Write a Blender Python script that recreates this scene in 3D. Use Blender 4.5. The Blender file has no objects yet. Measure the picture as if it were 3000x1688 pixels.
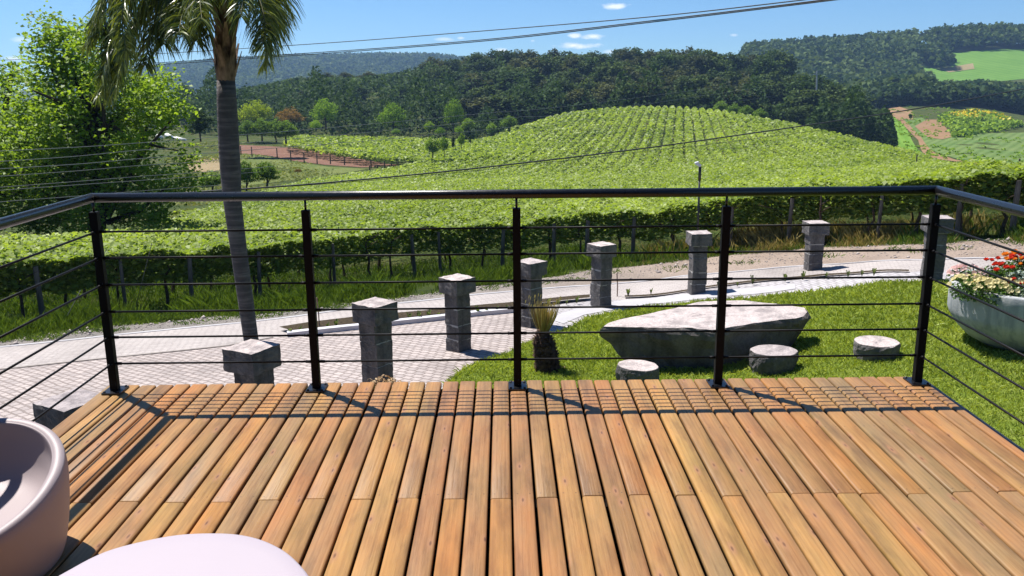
import bpy, bmesh, math, random
import numpy as np
from mathutils import Vector, Matrix, noise
from mathutils.geometry import delaunay_2d_cdt
R_ = math.radians
rng = np.random.default_rng(7); random.seed(7)
scene = bpy.context.scene
COL = scene.collection

# ------------------------------------------------------------------ camera model (phone photo, 30.5 mm equivalent)
CF, CPITCH, CROLL, CYAW, CH = 2540.76, 0.234428, -0.007862, 0.0086204, 1.657
_F = np.array([math.sin(CYAW)*math.cos(CPITCH), math.cos(CYAW)*math.cos(CPITCH), -math.sin(CPITCH)])
_r0 = np.array([math.cos(CYAW), -math.sin(CYAW), 0.0]); _u0 = np.cross(_r0, _F)
_c, _s = math.cos(CROLL), math.sin(CROLL)
_R = _c*_r0 + _s*_u0; _U = -_s*_r0 + _c*_u0
def ray(px, py):
    return _F + _R*((px-1500)/CF) - _U*((py-844)/CF)
def at_d(px, py, D):            # point of the survey at ground distance D (metres along Y)
    d = ray(px, py); return Vector(d*(D/d[1]) + np.array([0, 0, CH]))
def on_z(px, py, z):
    d = ray(px, py); return Vector(d*((z-CH)/d[2]) + np.array([0, 0, CH]))
def tof(px): 
    return (px-1500)/2540.0*1.028 + 0.0096

cam_d = bpy.data.cameras.new('camera'); cam = bpy.data.objects.new('camera', cam_d); COL.objects.link(cam)
M = Matrix(((_R[0], _U[0], -_F[0], 0), (_R[1], _U[1], -_F[1], 0), (_R[2], _U[2], -_F[2], CH), (0, 0, 0, 1)))
cam.matrix_world = M
cam_d.sensor_width = 36; cam_d.lens = CF/3000*36; cam_d.clip_start = 0.05; cam_d.clip_end = 6000
scene.camera = cam

# ------------------------------------------------------------------ object helpers
def tag(o, label=None, cat=None, group=None, kind=None):
    if label: o['label'] = label
    if cat: o['category'] = cat
    if group: o['group'] = group
    if kind: o['kind'] = kind
    return o
def empty(name, loc=(0, 0, 0), rz=0, label=None, cat=None, group=None):
    o = bpy.data.objects.new(name, None); COL.objects.link(o)
    o.location = loc; o.rotation_euler = (0, 0, rz); o.empty_display_size = 0.1
    return tag(o, label, cat, group)
def link(name, me, mat=None, parent=None, smooth=False):
    o = bpy.data.objects.new(name, me); COL.objects.link(o)
    if mat is not None: me.materials.append(mat)
    if parent is not None: o.parent = parent
    if smooth: me.polygons.foreach_set('use_smooth', [True]*len(me.polygons))
    return o
def from_bm(name, bm, mat=None, parent=None, smooth=False):
    bmesh.ops.recalc_face_normals(bm, faces=bm.faces)
    me = bpy.data.meshes.new(name); bm.to_mesh(me); bm.free()
    return link(name, me, mat, parent, smooth)
def mesh_np(name, V, Fc, tint=None, smooth=False):
    V = np.asarray(V, np.float32); Fc = np.asarray(Fc, np.int32); k = Fc.shape[1]
    me = bpy.data.meshes.new(name)
    me.vertices.add(len(V)); me.vertices.foreach_set('co', V.ravel())
    me.loops.add(Fc.size); me.loops.foreach_set('vertex_index', Fc.ravel())
    me.polygons.add(len(Fc)); me.polygons.foreach_set('loop_start', np.arange(0, Fc.size, k, dtype=np.int32))
    if tint is not None:
        a = me.attributes.new('tint', 'FLOAT', 'FACE'); a.data.foreach_set('value', np.asarray(tint, np.float32))
    me.update(calc_edges=True)
    if smooth: me.polygons.foreach_set('use_smooth', [True]*len(me.polygons))
    return me
def copy_tree(o, parent=None):
    c = o.copy(); COL.objects.link(c)
    if parent is not None: c.parent = parent
    for ch in list(o.children): copy_tree(ch, c)
    return c

def box(bm, c, s, rot=None):
    r = bmesh.ops.create_cube(bm, size=1.0)['verts']
    m = Matrix.Translation(c) @ (rot or Matrix.Identity(4)) @ Matrix.Diagonal((*s, 1))
    bmesh.ops.transform(bm, matrix=m, verts=r); return r
def tube(bm, pts, rad, n=10, cap=True):
    pts = [Vector(p) for p in pts]
    if not hasattr(rad, '__len__'): rad = [rad]*len(pts)
    rings = []; ref = None
    for i, p in enumerate(pts):
        t = (pts[min(i+1, len(pts)-1)] - pts[max(i-1, 0)]).normalized()
        if ref is None: ref = Vector((1, 0, 0)) if abs(t.x) < 0.8 else Vector((0, 1, 0))
        a = (ref - t*ref.dot(t)).normalized(); ref = a; b = t.cross(a)
        rings.append([bm.verts.new(p + (a*math.cos(k*2*math.pi/n) + b*math.sin(k*2*math.pi/n))*rad[i]) for k in range(n)])
    for A, B in zip(rings, rings[1:]):
        for k in range(n): bm.faces.new((A[k], A[(k+1) % n], B[(k+1) % n], B[k]))
    if cap:
        try: bm.faces.new(rings[0][::-1]); bm.faces.new(rings[-1])
        except ValueError: pass
    return rings
def lathe(bm, prof, n=48, cx=0, cy=0):
    rings = [[bm.verts.new((cx + r*math.cos(k*2*math.pi/n), cy + r*math.sin(k*2*math.pi/n), z)) for k in range(n)] for r, z in prof]
    for A, B in zip(rings, rings[1:]):
        for k in range(n): bm.faces.new((A[k], A[(k+1) % n], B[(k+1) % n], B[k]))
    bm.faces.new(rings[0][::-1]); bm.faces.new(rings[-1])

# ------------------------------------------------------------------ materials
class NT:
    def __init__(s, name):
        s.m = bpy.data.materials.new(name); s.m.use_nodes = True; s.t = s.m.node_tree; s.t.nodes.clear()
        s.out = s.n('ShaderNodeOutputMaterial')
    def n(s, ty, **kw):
        nd = s.t.nodes.new(ty)
        for k, v in kw.items():
            if k in nd.inputs.keys(): nd.inputs[k].default_value = v
            else: setattr(nd, k, v)
        return nd
    def l(s, a, b): s.t.links.new(a, b)
    def coord(s, scale=(1, 1, 1), rot=(0, 0, 0), kind='Object'):
        tc = s.n('ShaderNodeTexCoord'); mp = s.n('ShaderNodeMapping')
        mp.inputs['Scale'].default_value = scale; mp.inputs['Rotation'].default_value = rot
        s.l(tc.outputs[kind], mp.inputs['Vector']); return mp.outputs['Vector']
    def noise(s, vec, scale, detail=4, rough=0.55, dist=0):
        nd = s.n('ShaderNodeTexNoise'); nd.inputs['Scale'].default_value = scale; nd.inputs['Detail'].default_value = detail
        nd.inputs['Roughness'].default_value = rough; nd.inputs['Distortion'].default_value = dist
        if vec is not None: s.l(vec, nd.inputs['Vector'])
        return nd.outputs['Fac']
    def ramp(s, fac, stops, interp='LINEAR'):
        r = s.n('ShaderNodeValToRGB'); r.color_ramp.interpolation = interp; e = r.color_ramp.elements
        while len(e) < len(stops): e.new(0.5)
        for el, (p, c) in zip(e, stops):
            el.position = p; el.color = (*c, 1) if len(c) == 3 else c
        s.l(fac, r.inputs['Fac']); return r.outputs['Color']
    def mix(s, fac, a, b, mode='MIX'):
        x = s.n('ShaderNodeMix', data_type='RGBA', blend_type=mode)
        for v, i in ((fac, x.inputs['Factor']), (a, x.inputs['A']), (b, x.inputs['B'])):
            v, i = (v, i)
            if isinstance(i, bpy.types.NodeSocket) and hasattr(v, 'is_linked'): s.l(v, i)
            else: i.default_value = v if not hasattr(v, '__len__') else ((*v, 1) if len(v) == 3 else v)
        return x.outputs['Result']
    def math(s, op, a, b=None, clamp=False):
        x = s.n('ShaderNodeMath', operation=op); x.use_clamp = clamp
        for v, i in ((a, 0), (b, 1)):
            if v is None: continue
            if hasattr(v, 'is_linked'): s.l(v, x.inputs[i])
            else: x.inputs[i].default_value = v
        return x.outputs[0]
    def bump(s, h, dist=0.01, strength=1.0):
        b = s.n('ShaderNodeBump'); b.inputs['Distance'].default_value = dist; b.inputs['Strength'].default_value = strength
        s.l(h, b.inputs['Height']); return b.outputs['Normal']
    def pbr(s, col, rough=0.6, normal=None, spec=0.4, metal=0, coat=0):
        p = s.n('ShaderNodeBsdfPrincipled')
        if hasattr(col, 'is_linked'): s.l(col, p.inputs['Base Color'])
        else: p.inputs['Base Color'].default_value = (*col, 1)
        if hasattr(rough, 'is_linked'): s.l(rough, p.inputs['Roughness'])
        else: p.inputs['Roughness'].default_value = rough
        p.inputs['Specular IOR Level'].default_value = spec; p.inputs['Metallic'].default_value = metal
        if coat: p.inputs['Coat Weight'].default_value = coat
        if normal is not None: s.l(normal, p.inputs['Normal'])
        return p.outputs[0]
    def done(s, sh):
        s.l(sh, s.out.inputs['Surface']); return s.m

def m_plain(name, c, rough=0.6, c2=None, scale=5, bump=0.0, bscale=60, spec=0.4, metal=0, sc3=(1, 1, 1)):
    t = NT(name); v = t.coord(sc3); col = c
    if c2: col = t.ramp(t.noise(v, scale, 6), [(0.32, c), (0.68, c2)])
    nm = t.bump(t.noise(v, bscale, 6, 0.65), bump) if bump else None
    return t.done(t.pbr(col, rough, nm, spec, metal))
def m_leaf(name, dark, light, transl=0.35, rough=0.45, spec=0.35, tcol=None):
    t = NT(name); a = t.n('ShaderNodeAttribute'); a.attribute_name = 'tint'
    col = t.ramp(a.outputs['Fac'], [(0, dark), (1, light)])
    p = t.pbr(col, rough, None, spec)
    tr = t.n('ShaderNodeBsdfTranslucent')
    tc = t.mix(1.0, col, tcol or (1.25, 1.2, 0.5), 'MULTIPLY'); t.l(tc, tr.inputs['Color'])
    mx = t.n('ShaderNodeMixShader'); mx.inputs[0].default_value = transl
    t.l(p, mx.inputs[1]); t.l(tr.outputs[0], mx.inputs[2])
    return t.done(mx.outputs[0])

# leaf clouds: small bent faces with free orientation
def leaf_quads(C, size, flat=0.0, aspect=1.0, r=rng, fold=True):
    n = len(C); C = np.asarray(C); size = np.broadcast_to(np.asarray(size, float), (n,))
    nrm = r.normal(size=(n, 3)); nrm /= np.linalg.norm(nrm, axis=1, keepdims=True)
    nrm[:, 2] = np.abs(nrm[:, 2])
    nrm += np.array([0, 0, 1])*np.asarray(flat).reshape(-1, 1) if np.ndim(flat) else np.array([0, 0, flat])
    nrm /= np.linalg.norm(nrm, axis=1, keepdims=True)
    a = np.cross(nrm, r.normal(size=(n, 3))); a /= np.linalg.norm(a, axis=1, keepdims=True)
    b = np.cross(nrm, a); h = size[:, None]*0.5
    tipdrop = nrm*h*0.35
    V = np.stack([C - a*h - tipdrop*0.6, C + b*h*aspect*0.8 + tipdrop*0.3, C + a*h - tipdrop*0.6, C - b*h*aspect*0.8 + tipdrop*0.3], 1).reshape(-1, 3)
    return V, np.arange(n*4).reshape(n, 4)
HAZE, SUN, SKY, EXPO, CLOUD = 0.00018, 5, 0.062, 0.8, (13, 13, 13.2)
# ------------------------------------------------------------------ terrain height field, from columns of (distance, height)
_cols = {
 -900: [(3,-2.6),(12,-2.8),(14,-3.0),(16,-3.3),(25,-4.5),(40,-6),(80,-9),(150,-12),(250,-12),(400,-14),(700,-40),(1200,-50),(1900,-30),(2100,-30),(2700,-90)],
 0: [(3,-2.5),(10,-2.6),(12.6,-2.75),(14.2,-2.9),(16.5,-3.25),(25,-4.3),(30,-4.9),(60,-7.5),(120,-11.5),(200,-12),(300,-10),(400,-14),(700,-40),(1200,-50),(1900,-18),(2100,-20),(2700,-90)],
 704: [(3,-2.4),(9,-2.45),(12,-2.65),(16.2,-3.0),(19.5,-3.5),(30,-4.8),(60,-7.6),(93,-10.6),(140,-12.4),(200,-11.8),(260,-10),(330,-8),(420,-14),(700,-40),(1150,-30),(1900,34),(2050,34),(2700,-90)],
 1074: [(3,-2.4),(9,-2.45),(12,-2.6),(17.6,-3.0),(24,-3.9),(60,-7.2),(120,-12),(140,-12.7),(200,-12.5),(255,-11),(400,-1),(480,-10),(700,-40),(1150,-30),(1900,42),(2050,42),(2700,-90)],
 1290: [(3,-2.4),(9,-2.43),(13,-2.62),(18.4,-3.02),(25,-3.9),(60,-7.1),(120,-12.2),(155,-13.2),(175,-13.4),(215,-12.8),(255,-11.5),(400,-1),(480,-10),(700,-40),(1150,-30),(1900,40),(2050,40),(2700,-90)],
 1390: [(3,-2.4),(9,-2.43),(13.5,-2.63),(18.9,-3.03),(25.2,-3.9),(60,-7.1),(125,-12.4),(182,-13.4),(200,-13.5),(255,-12),(400,-.5),(480,-10),(700,-40),(1150,-30),(1900,32),(2050,32),(2700,-90)],
 1500: [(3,-2.4),(9,-2.42),(14,-2.65),(19.3,-3.05),(25.5,-3.9),(60,-7.0),(125,-12),(180,-12.4),(219,-11.3),(245,-13.3),(260,-12),(400,0),(480,-10),(700,-30),(1150,-20),(1900,22),(2050,22),(2700,-90)],
 1600: [(3,-2.4),(9,-2.42),(14.8,-2.67),(19.8,-3.03),(25.2,-3.7),(60,-7.0),(125,-11.6),(170,-11.6),(215,-10.2),(237,-9.7),(252,-11.3),(275,-12),(400,0),(500,-8),(700,-11),(1000,10),(1500,-40),(2700,-120)],
 1700: [(3,-2.38),(10,-2.42),(15.4,-2.68),(20.2,-3.0),(24.8,-3.55),(60,-7.0),(125,-11.3),(165,-10.9),(210,-8.9),(236,-8.0),(252,-9.4),(278,-12),(400,0),(500,-8),(700,-12),(1000,10),(1500,-40),(2700,-120)],
 1910: [(3,-2.35),(12,-2.4),(16.7,-2.7),(20.9,-2.95),(24.1,-3.3),(30,-4.2),(60,-6.9),(100,-10),(125,-11),(160,-10.2),(200,-8.0),(232,-6.9),(247,-7.6),(275,-12),(400,0),(500,-8),(700,-15),(1000,8),(1500,-40),(2700,-120)],
 2100: [(3,-2.28),(12,-2.35),(17,-2.5),(20.7,-2.75),(23.8,-3.0),(30,-4.0),(60,-6.7),(100,-9.7),(128,-10.7),(160,-10.0),(200,-8.6),(224,-8.0),(240,-9),(272,-13),(400,-3),(500,-12),(700,-8),(850,16),(1000,18),(1500,-40),(2700,-120)],
 2300: [(3,-2.2),(12,-2.28),(17.5,-2.3),(20.3,-2.5),(23.4,-2.65),(30,-3.7),(60,-6.3),(90,-8.9),(130,-10.7),(160,-10.8),(205,-10.3),(222,-11.5),(262,-15),(350,-15),(450,-20),(600,-15),(800,13),(900,23),(1000,24),(1500,-40),(2700,-120)],
 2450: [(3,-2.12),(12,-2.14),(16,-2.1),(19.8,-2.3),(23.1,-2.5),(30,-3.6),(60,-6.3),(95,-9.2),(145,-11.2),(182,-11.5),(198,-12.6),(258,-17),(340,-15.5),(425,-17),(500,-17),(620,-14),(850,22),(900,27),(1000,28),(1500,-40),(2700,-120)],
 2600: [(3,-2.05),(11.6,-2.03),(14.4,-1.85),(19.2,-2.1),(22.8,-2.4),(30,-3.5),(60,-6.2),(100,-9.4),(150,-11.7),(165,-12.6),(250,-18),(330,-15),(400,-12.9),(440,-11.6),(500,-14),(620,-14),(900,31),(1000,32),(1500,-40),(2700,-120)],
 2820: [(3,-1.95),(11.4,-1.93),(14.5,-1.78),(18.6,-1.9),(22,-2.1),(30,-3.3),(60,-6.1),(90,-8.8),(110,-10.6),(160,-14.5),(230,-17.3),(330,-16.7),(420,-14.4),(445,-13.6),(480,-14),(620,-14),(900,36),(1000,37),(1500,-40),(2700,-120)],
 3000: [(3,-1.9),(11.4,-1.88),(18.2,-1.8),(21.7,-2.0),(30,-3.3),(70,-7.1),(90,-9),(150,-14.5),(230,-18),(330,-18.5),(420,-18),(480,-19),(620,-14),(900,31),(1000,31),(1500,-40),(2700,-120)],
 3700: [(3,-1.7),(11,-1.75),(18.2,-1.8),(21.7,-2.0),(30,-3.3),(70,-7),(90,-9),(150,-14),(230,-17),(330,-18),(420,-18),(480,-18),(620,-14),(900,24),(1000,24),(1500,-40),(2700,-120)],
}
def _pchip(xs, ys):
    xs = np.array(xs, float); ys = np.array(ys, float); h = np.diff(xs); d = np.diff(ys)/h
    m = np.zeros(len(xs)); m[0], m[-1] = d[0], d[-1]
    for i in range(1, len(xs)-1):
        if d[i-1]*d[i] > 0:
            w1, w2 = 2*h[i]+h[i-1], h[i]+2*h[i-1]; m[i] = (w1+w2)/(w1/d[i-1]+w2/d[i])
    def f(x):
        x = np.clip(x, xs[0], xs[-1]); i = np.clip(np.searchsorted(xs, x)-1, 0, len(h)-1)
        s = (x-xs[i])/h[i]; s2, s3 = s*s, s*s*s
        return (2*s3-3*s2+1)*ys[i] + (s3-2*s2+s)*h[i]*m[i] + (-2*s3+3*s2)*ys[i+1] + (s3-s2)*h[i]*m[i+1]
    return f
_ct = np.array([tof(k) for k in _cols]); _cf = [_pchip(*zip(*v)) for v in _cols.values()]
def gz(x, y):
    x = np.atleast_1d(np.asarray(x, float)); y = np.atleast_1d(np.asarray(y, float))
    t = np.clip(x/np.maximum(y, 5.0), _ct[0], _ct[-1]); Z = np.stack([f(y) for f in _cf])
    i = np.clip(np.searchsorted(_ct, t)-1, 0, len(_ct)-2); k = np.arange(len(x))
    s = (t-_ct[i])/(_ct[i+1]-_ct[i]); a, b = Z[i, k], Z[i+1, k]
    im, ip = np.maximum(i-1, 0), np.minimum(i+2, len(_ct)-1); h = _ct[i+1]-_ct[i]
    ma = (b-Z[im, k])/np.maximum(_ct[i+1]-_ct[im], 1e-6)*h; mb = (Z[ip, k]-a)/np.maximum(_ct[ip]-_ct[i], 1e-6)*h
    s2, s3 = s*s, s*s*s
    return (2*s3-3*s2+1)*a + (s3-2*s2+s)*ma + (-2*s3+3*s2)*b + (s3-s2)*mb
def g1(x, y): return float(gz(x, y)[0])
_DS = np.geomspace(4.7, 2400, 3000)
def on_g(px, py, dmin=4.7, up=0.0):     # where a survey ray meets the terrain
    d = ray(px, py); D = _DS[_DS >= dmin]; X = d[0]/d[1]*D; Z = CH + d[2]/d[1]*D
    g = gz(X, D) + up; hit = np.nonzero(Z <= g)[0]
    i = hit[0] if len(hit) else len(D)-1
    return Vector((X[i], D[i], g[i]))

def drape(name, poly, spacing, off, mat, label=None, cat=None, kind='structure', mask=None):
    poly = [Vector((p[0], p[1])) for p in poly]
    dense = []
    for a, b in zip(poly, poly[1:] + poly[:1]):
        n = max(1, int((b-a).length/spacing)); dense += [a + (b-a)*(k/n) for k in range(n)]
    xs = [p.x for p in dense]; ys = [p.y for p in dense]
    inner = [Vector((x + random.uniform(-.2, .2)*spacing, y + random.uniform(-.2, .2)*spacing)) for x in np.arange(min(xs), max(xs), spacing) for y in np.arange(min(ys), max(ys), spacing)]
    n = len(dense)
    vs, es, fs, *_ = delaunay_2d_cdt(dense + inner, [(i, (i+1) % n) for i in range(n)], [], 1, 1e-5)
    X = np.array([v.x for v in vs]); Y = np.array([v.y for v in vs]); Z = gz(X, Y) + off
    me = mesh_np(name, np.stack([X, Y, Z], 1), np.array([f for f in fs if len(f) == 3]), smooth=True)
    o = link(name, me, mat); tag(o, label, cat, None, kind)
    return o
def drape_px(name, pts, spacing, off, mat, dmin=4.7, **k):
    return drape(name, [on_g(x, y, dmin) for x, y in pts], spacing, off, mat, **k)

# ground sheet
Yg = np.concatenate([np.linspace(-9, 4, 14), np.geomspace(4.4, 45, 110), np.geomspace(46, 2650, 175)])
Ug = np.linspace(-1.25, 1.25, 300)
UU, YY = np.meshgrid(Ug, Yg); XX = UU*(YY+11)
ZZ = gz(XX.ravel(), YY.ravel())
ny, nx = XX.shape; idx = np.arange(nx*ny).reshape(ny, nx)
Fq = np.stack([idx[:-1, :-1].ravel(), idx[:-1, 1:].ravel(), idx[1:, 1:].ravel(), idx[1:, :-1].ravel()], 1)
t = NT('ground_mat'); v = t.coord()
c1 = t.ramp(t.noise(v, 0.35, 8, .6), [(0.3, (.035, .055, .014)), (0.5, (.06, .085, .02)), (0.72, (.12, .10, .045))])
c2 = t.ramp(t.noise(v, 9, 5, .7), [(0.3, (.45, .45, .4)), (0.7, (1.3, 1.3, 1.2))])
ground_mat = t.done(t.pbr(t.mix(1, c1, c2, 'MULTIPLY'), .95, t.bump(t.noise(v, 14, 6, .7), .08), .1))
g = link('ground', mesh_np('ground', np.stack([XX.ravel(), YY.ravel(), ZZ], 1), Fq, smooth=True), ground_mat); tag(g, kind='structure')

# paved surfaces -------------------------------------------------------------
def m_cobble(name, c1, c2, mortar, size, rot, gap=0.016, amt=1.0):
    t = NT(name); v = t.coord((1, 1, 0.0), (0, 0, R_(rot)))
    wob = t.noise(v, 1.3, 3); wn = t.n('ShaderNodeVectorMath', operation='SCALE'); 
    nz = t.n('ShaderNodeTexNoise'); nz.inputs['Scale'].default_value = 2.2; t.l(v, nz.inputs['Vector'])
    t.l(nz.outputs['Color'], wn.inputs[0]); wn.inputs['Scale'].default_value = 0.09
    ad = t.n('ShaderNodeVectorMath', operation='ADD'); t.l(v, ad.inputs[0]); t.l(wn.outputs[0], ad.inputs[1])
    b = t.n('ShaderNodeTexBrick'); t.l(ad.outputs[0], b.inputs['Vector'])
    b.inputs['Color1'].default_value = (*c1, 1); b.inputs['Color2'].default_value = (*c2, 1); b.inputs['Mortar'].default_value = (*mortar, 1)
    b.inputs['Scale'].default_value = 1.0; b.inputs['Brick Width'].default_value = size*1.35; b.inputs['Row Height'].default_value = size
    b.inputs['Mortar Size'].default_value = gap; b.inputs['Mortar Smooth'].default_value = 0.35; b.inputs['Bias'].default_value = 0
    b.offset = 0.5
    big = t.ramp(t.noise(v, 0.45, 5, .6), [(0.28, (.70, .69, .68)), (0.45, (.97, .96, .95)), (0.7, (1.1, 1.09, 1.08))])
    fine = t.ramp(t.noise(v, 22, 6, .7), [(0.3, (.82, .82, .82)), (0.7, (1.1, 1.1, 1.1))])
    col = t.mix(1, t.mix(1, b.outputs['Color'], big, 'MULTIPLY'), fine, 'MULTIPLY')
    h = t.math('ADD', t.math('MULTIPLY', b.outputs['Fac'], -1.0), t.math('MULTIPLY', t.noise(v, 30, 4), 0.5))
    return t.done(t.pbr(col, .85, t.bump(h, .012*amt), .25))
M_road = m_cobble('road_pavers', (.42, .385, .37), (.37, .335, .325), (.325, .293, .28), .11, 20, .010, .6)
M_drive = m_cobble('driveway_cobbles', (.44, .385, .365), (.33, .29, .28), (.245, .205, .19), .125, 38, .016, 1.0)
M_apron = m_cobble('apron_stone', (.45, .435, .45), (.37, .355, .375), (.27, .255, .26), .13, -20, .016, .8)
M_conc = m_plain('pale_concrete', (.36, .35, .365), .8, (.42, .41, .42), 3, .004, 60)
M_curb = m_plain('white_curb_concrete', (.50, .49, .52), .8, (.58, .57, .60), 4, .004, 50)
M_soil = m_plain('bed_soil', (.03, .022, .014), .95, (.085, .065, .04), 20, .03, 40, .1)
t = NT('verge_gravel'); v = t.coord()
sx_ = t.n('ShaderNodeSeparateXYZ'); t.l(v, sx_.inputs[0]); mr = t.n('ShaderNodeMapRange'); t.l(sx_.outputs[0], mr.inputs['Value']); mr.inputs['From Min'].default_value = -2; mr.inputs['From Max'].default_value = 5
base = t.mix(mr.outputs[0], t.ramp(t.noise(v, .7, 5), [(0.35, (.22, .21, .20)), (0.62, (.30, .28, .265))]), t.ramp(t.noise(v, .5, 5), [(0.35, (.31, .25, .21)), (0.62, (.41, .335, .285))]))
M_verge = t.done(t.pbr(t.mix(1, base, t.ramp(t.noise(v, 28, 5, .75), [(0.3, (.55, .55, .55)), (0.7, (1.25, 1.2, 1.15))]), 'MULTIPLY'), .95, t.bump(t.noise(v, 25, 6, .7), .05), .15))

far_edge_px = [(-420, 1062), (0, 1020), (331, 985), (704, 949), (1169, 891), (1500, 856), (1724, 839), (2000, 811), (2352, 782), (2414, 778), (2712, 765), (3000, 761), (3500, 758)]
verge_px = [(-420, 1046), (0, 1003), (331, 956), (580, 932), (903, 907), (1169, 878), (1390, 838), (1600, 815), (1800, 785), (2000, 763), (2352, 728), (2700, 715), (3000, 707), (3500, 700)]
road_near_px = [(-420, 1122), (25, 1086), (348, 1051), (662, 1019), (821, 990), (1049, 964), (1306, 934), (1500, 912), (1600, 899), (1728, 886), (2070, 849), (2248, 828), (2410, 815), (2662, 803), (3000, 795), (3500, 790)]
lawn_px = [(1300, 1135), (1322, 1117), (1355, 1088), (1422, 1059), (1480, 1043), (1533, 1014), (1604, 989), (1670, 964), (1720, 935), (1811, 918), (1900, 904), (2050, 888), (2195, 879), (2290, 867), (2414, 856), (2518, 842), (2704, 832), (2807, 827), (3000, 815), (3500, 806)]
G = lambda L: [on_g(x, y) for x, y in L]
far_e, verge_e, near_e, lawn_e = G(far_edge_px), G(verge_px), G(road_near_px), G(lawn_px)
drape('road', far_e + near_e[::-1], .35, .020, M_road)
drape('road_verge', verge_e + far_e[::-1], .4, .012, M_verge)
drape('driveway', near_e[:9] + [Vector((0.6, 14.0)), Vector((-0.6, 12.3)), Vector((-1.3, 10.6)), Vector((-1.6, 9.0)), Vector((-1.7, 5.2)), Vector((-14, 5.2))], .35, .024, M_drive)
drape('apron_paving', near_e[8:] + lawn_e[::-1] + [Vector((-0.95, 8.5)), Vector((-1.6, 8.6)), Vector((-1.6, 9.0)), Vector((-1.3, 10.6)), Vector((-0.6, 12.3)), Vector((0.6, 14.0))], .35, .028, M_apron)
slab = [(1604, 938), (1700, 905), (1840, 882), (1990, 868), (2120, 855), (2330, 838), (2330, 852), (2200, 868), (2060, 880), (1900, 896), (1800, 912), (1710, 928), (1650, 955)]
drape_px('concrete_slab_path', slab, .35, .036, M_conc)
# raised planting strip and white kerb
strip_top = [(818, 977), (911, 962), (1053, 945), (1306, 922), (1500, 903), (1562, 896), (1728, 880)]
strip_bot = [(862, 986), (1049, 962), (1306, 933), (1500, 913), (1562, 904), (1728, 886)]
drape('planting_bed', G([(x, y-4) for x, y in strip_top]) + G(strip_bot)[::-1], .2, .10, M_soil)
drape('planting_bed_far', G([(1830, 874), (2070, 846), (2248, 825), (2410, 811), (2662, 800)]) + G([(2662, 804), (2410, 816), (2248, 830), (2070, 851), (1830, 879)]), .2, .06, M_soil)
def bar_along(name, pts, w, h, mat, off=0.0):
    bm = bmesh.new(); P = []
    for a, b in zip(pts, pts[1:]):
        n = max(2, int((b-a).length/.3)); P += [a + (b-a)*(k/n) for k in range(n)]
    P.append(pts[-1]); prev = None
    for i, p in enumerate(P):
        d = (P[min(i+1, len(P)-1)] - P[max(i-1, 0)]); d.z = 0; d.normalize(); nrm = Vector((d.y, -d.x, 0))
        z = g1(p.x, p.y) + off
        q = [p - nrm*w/2, p - nrm*w/2, p + nrm*w/2, p + nrm*w/2]
        ring = [bm.verts.new((v.x, v.y, z + dz)) for v, dz in zip(q, (-.1, h, h, -.1))]
        if prev:
            for k in range(4): bm.faces.new((prev[k], prev[(k+1) % 4], ring[(k+1) % 4], ring[k]))
        else: bm.faces.new(ring[::-1])
        prev = ring
    bm.faces.new(prev)
    bmesh.ops.bevel(bm, geom=[e for e in bm.edges if e.calc_length() > .25], offset=.012, segments=1, affect='EDGES')
    return from_bm(name, bm, mat)
k1 = bar_along('kerb', [p.to_3d() if len(p) == 2 else p for p in G([(842, 990), (1049, 968), (1306, 939), (1500, 919), (1575, 909)])], .14, .115, M_curb)
tag(k1, kind='structure')
k2 = bar_along('kerb_edging', G([(x, y+1) for x, y in far_edge_px]), .08, .035, M_conc); tag(k2, kind='structure')
k3 = bar_along('kerb_joint', G([(-420, 1122), (25, 1086), (348, 1051), (662, 1019), (800, 994)]), .05, .04, m_plain('joint_concrete', (.24, .21, .19), .9)); tag(k3, kind='structure')

# far fields and bare soil, draped on the terrain ----------------------------
def m_field(name, a, b, sc, rows=None, rowdir=0, rowcol=(.5, .5, .5), rw=1.0):
    t = NT(name); v = t.coord()
    col = t.ramp(t.noise(v, sc, 6, .6), [(0.3, a), (0.7, b)])
    if rows:
        vv = t.coord((1, 1, 1), (0, 0, R_(rowdir))); w = t.n('ShaderNodeTexWave', wave_type='BANDS', bands_direction='X'); t.l(vv, w.inputs['Vector'])
        w.inputs['Scale'].default_value = 1.0/rows*math.pi/10*2*1.0; w.inputs['Distortion'].default_value = 1.2; w.inputs['Detail'].default_value = 3
        col = t.mix(t.math('MULTIPLY', w.outputs['Fac'], rw), col, t.mix(1, col, rowcol, 'MULTIPLY'))
    return t.done(t.pbr(col, .95, t.bump(t.noise(v, sc*8, 5, .7), .3), .1))
F_soil = m_field('red_soil', (.17, .085, .06), (.24, .14, .10), .4)
F_tan = m_field('dry_field', (.26, .20, .11), (.33, .26, .15), .3)
F_meadow = m_field('meadow', (.09, .13, .03), (.17, .19, .06), .25)
F_green = m_field('green_field', (.11, .22, .035), (.15, .27, .05), .05, 9, 70, (.72, .8, .72))
F_grass = m_field('lower_field', (.10, .17, .045), (.16, .21, .07), .06, 5, 35, (.65, .72, .6), .8)
F_bright = m_field('bright_field', (.12, .24, .03), (.17, .28, .045), .06, 6, 20, (.7, .8, .6), .8)
F_red = m_field('red_clay', (.22, .13, .068), (.28, .185, .11), .05)
drape_px('soil_field', [(640, 428), (705, 426), (800, 430), (900, 436), (1000, 458), (1090, 473), (1170, 486), (1060, 492), (950, 484), (860, 472), (780, 456), (640, 447)], 5, .06, F_soil, dmin=90)
drape_px('dry_field', [(540, 466), (700, 462), (720, 500), (560, 506)], 4, .05, F_tan, dmin=60)
drape_px('meadow', [(690, 452), (790, 460), (870, 476), (960, 490), (1080, 496), (1000, 510), (860, 528), (700, 548)], 4, .05, F_meadow, dmin=60)
drape_px('bright_field', [(2548, 362), (2610, 338), (2640, 345), (2733, 461), (2640, 450), (2560, 428), (2490, 392)], 6, .08, F_bright, dmin=170)
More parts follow.
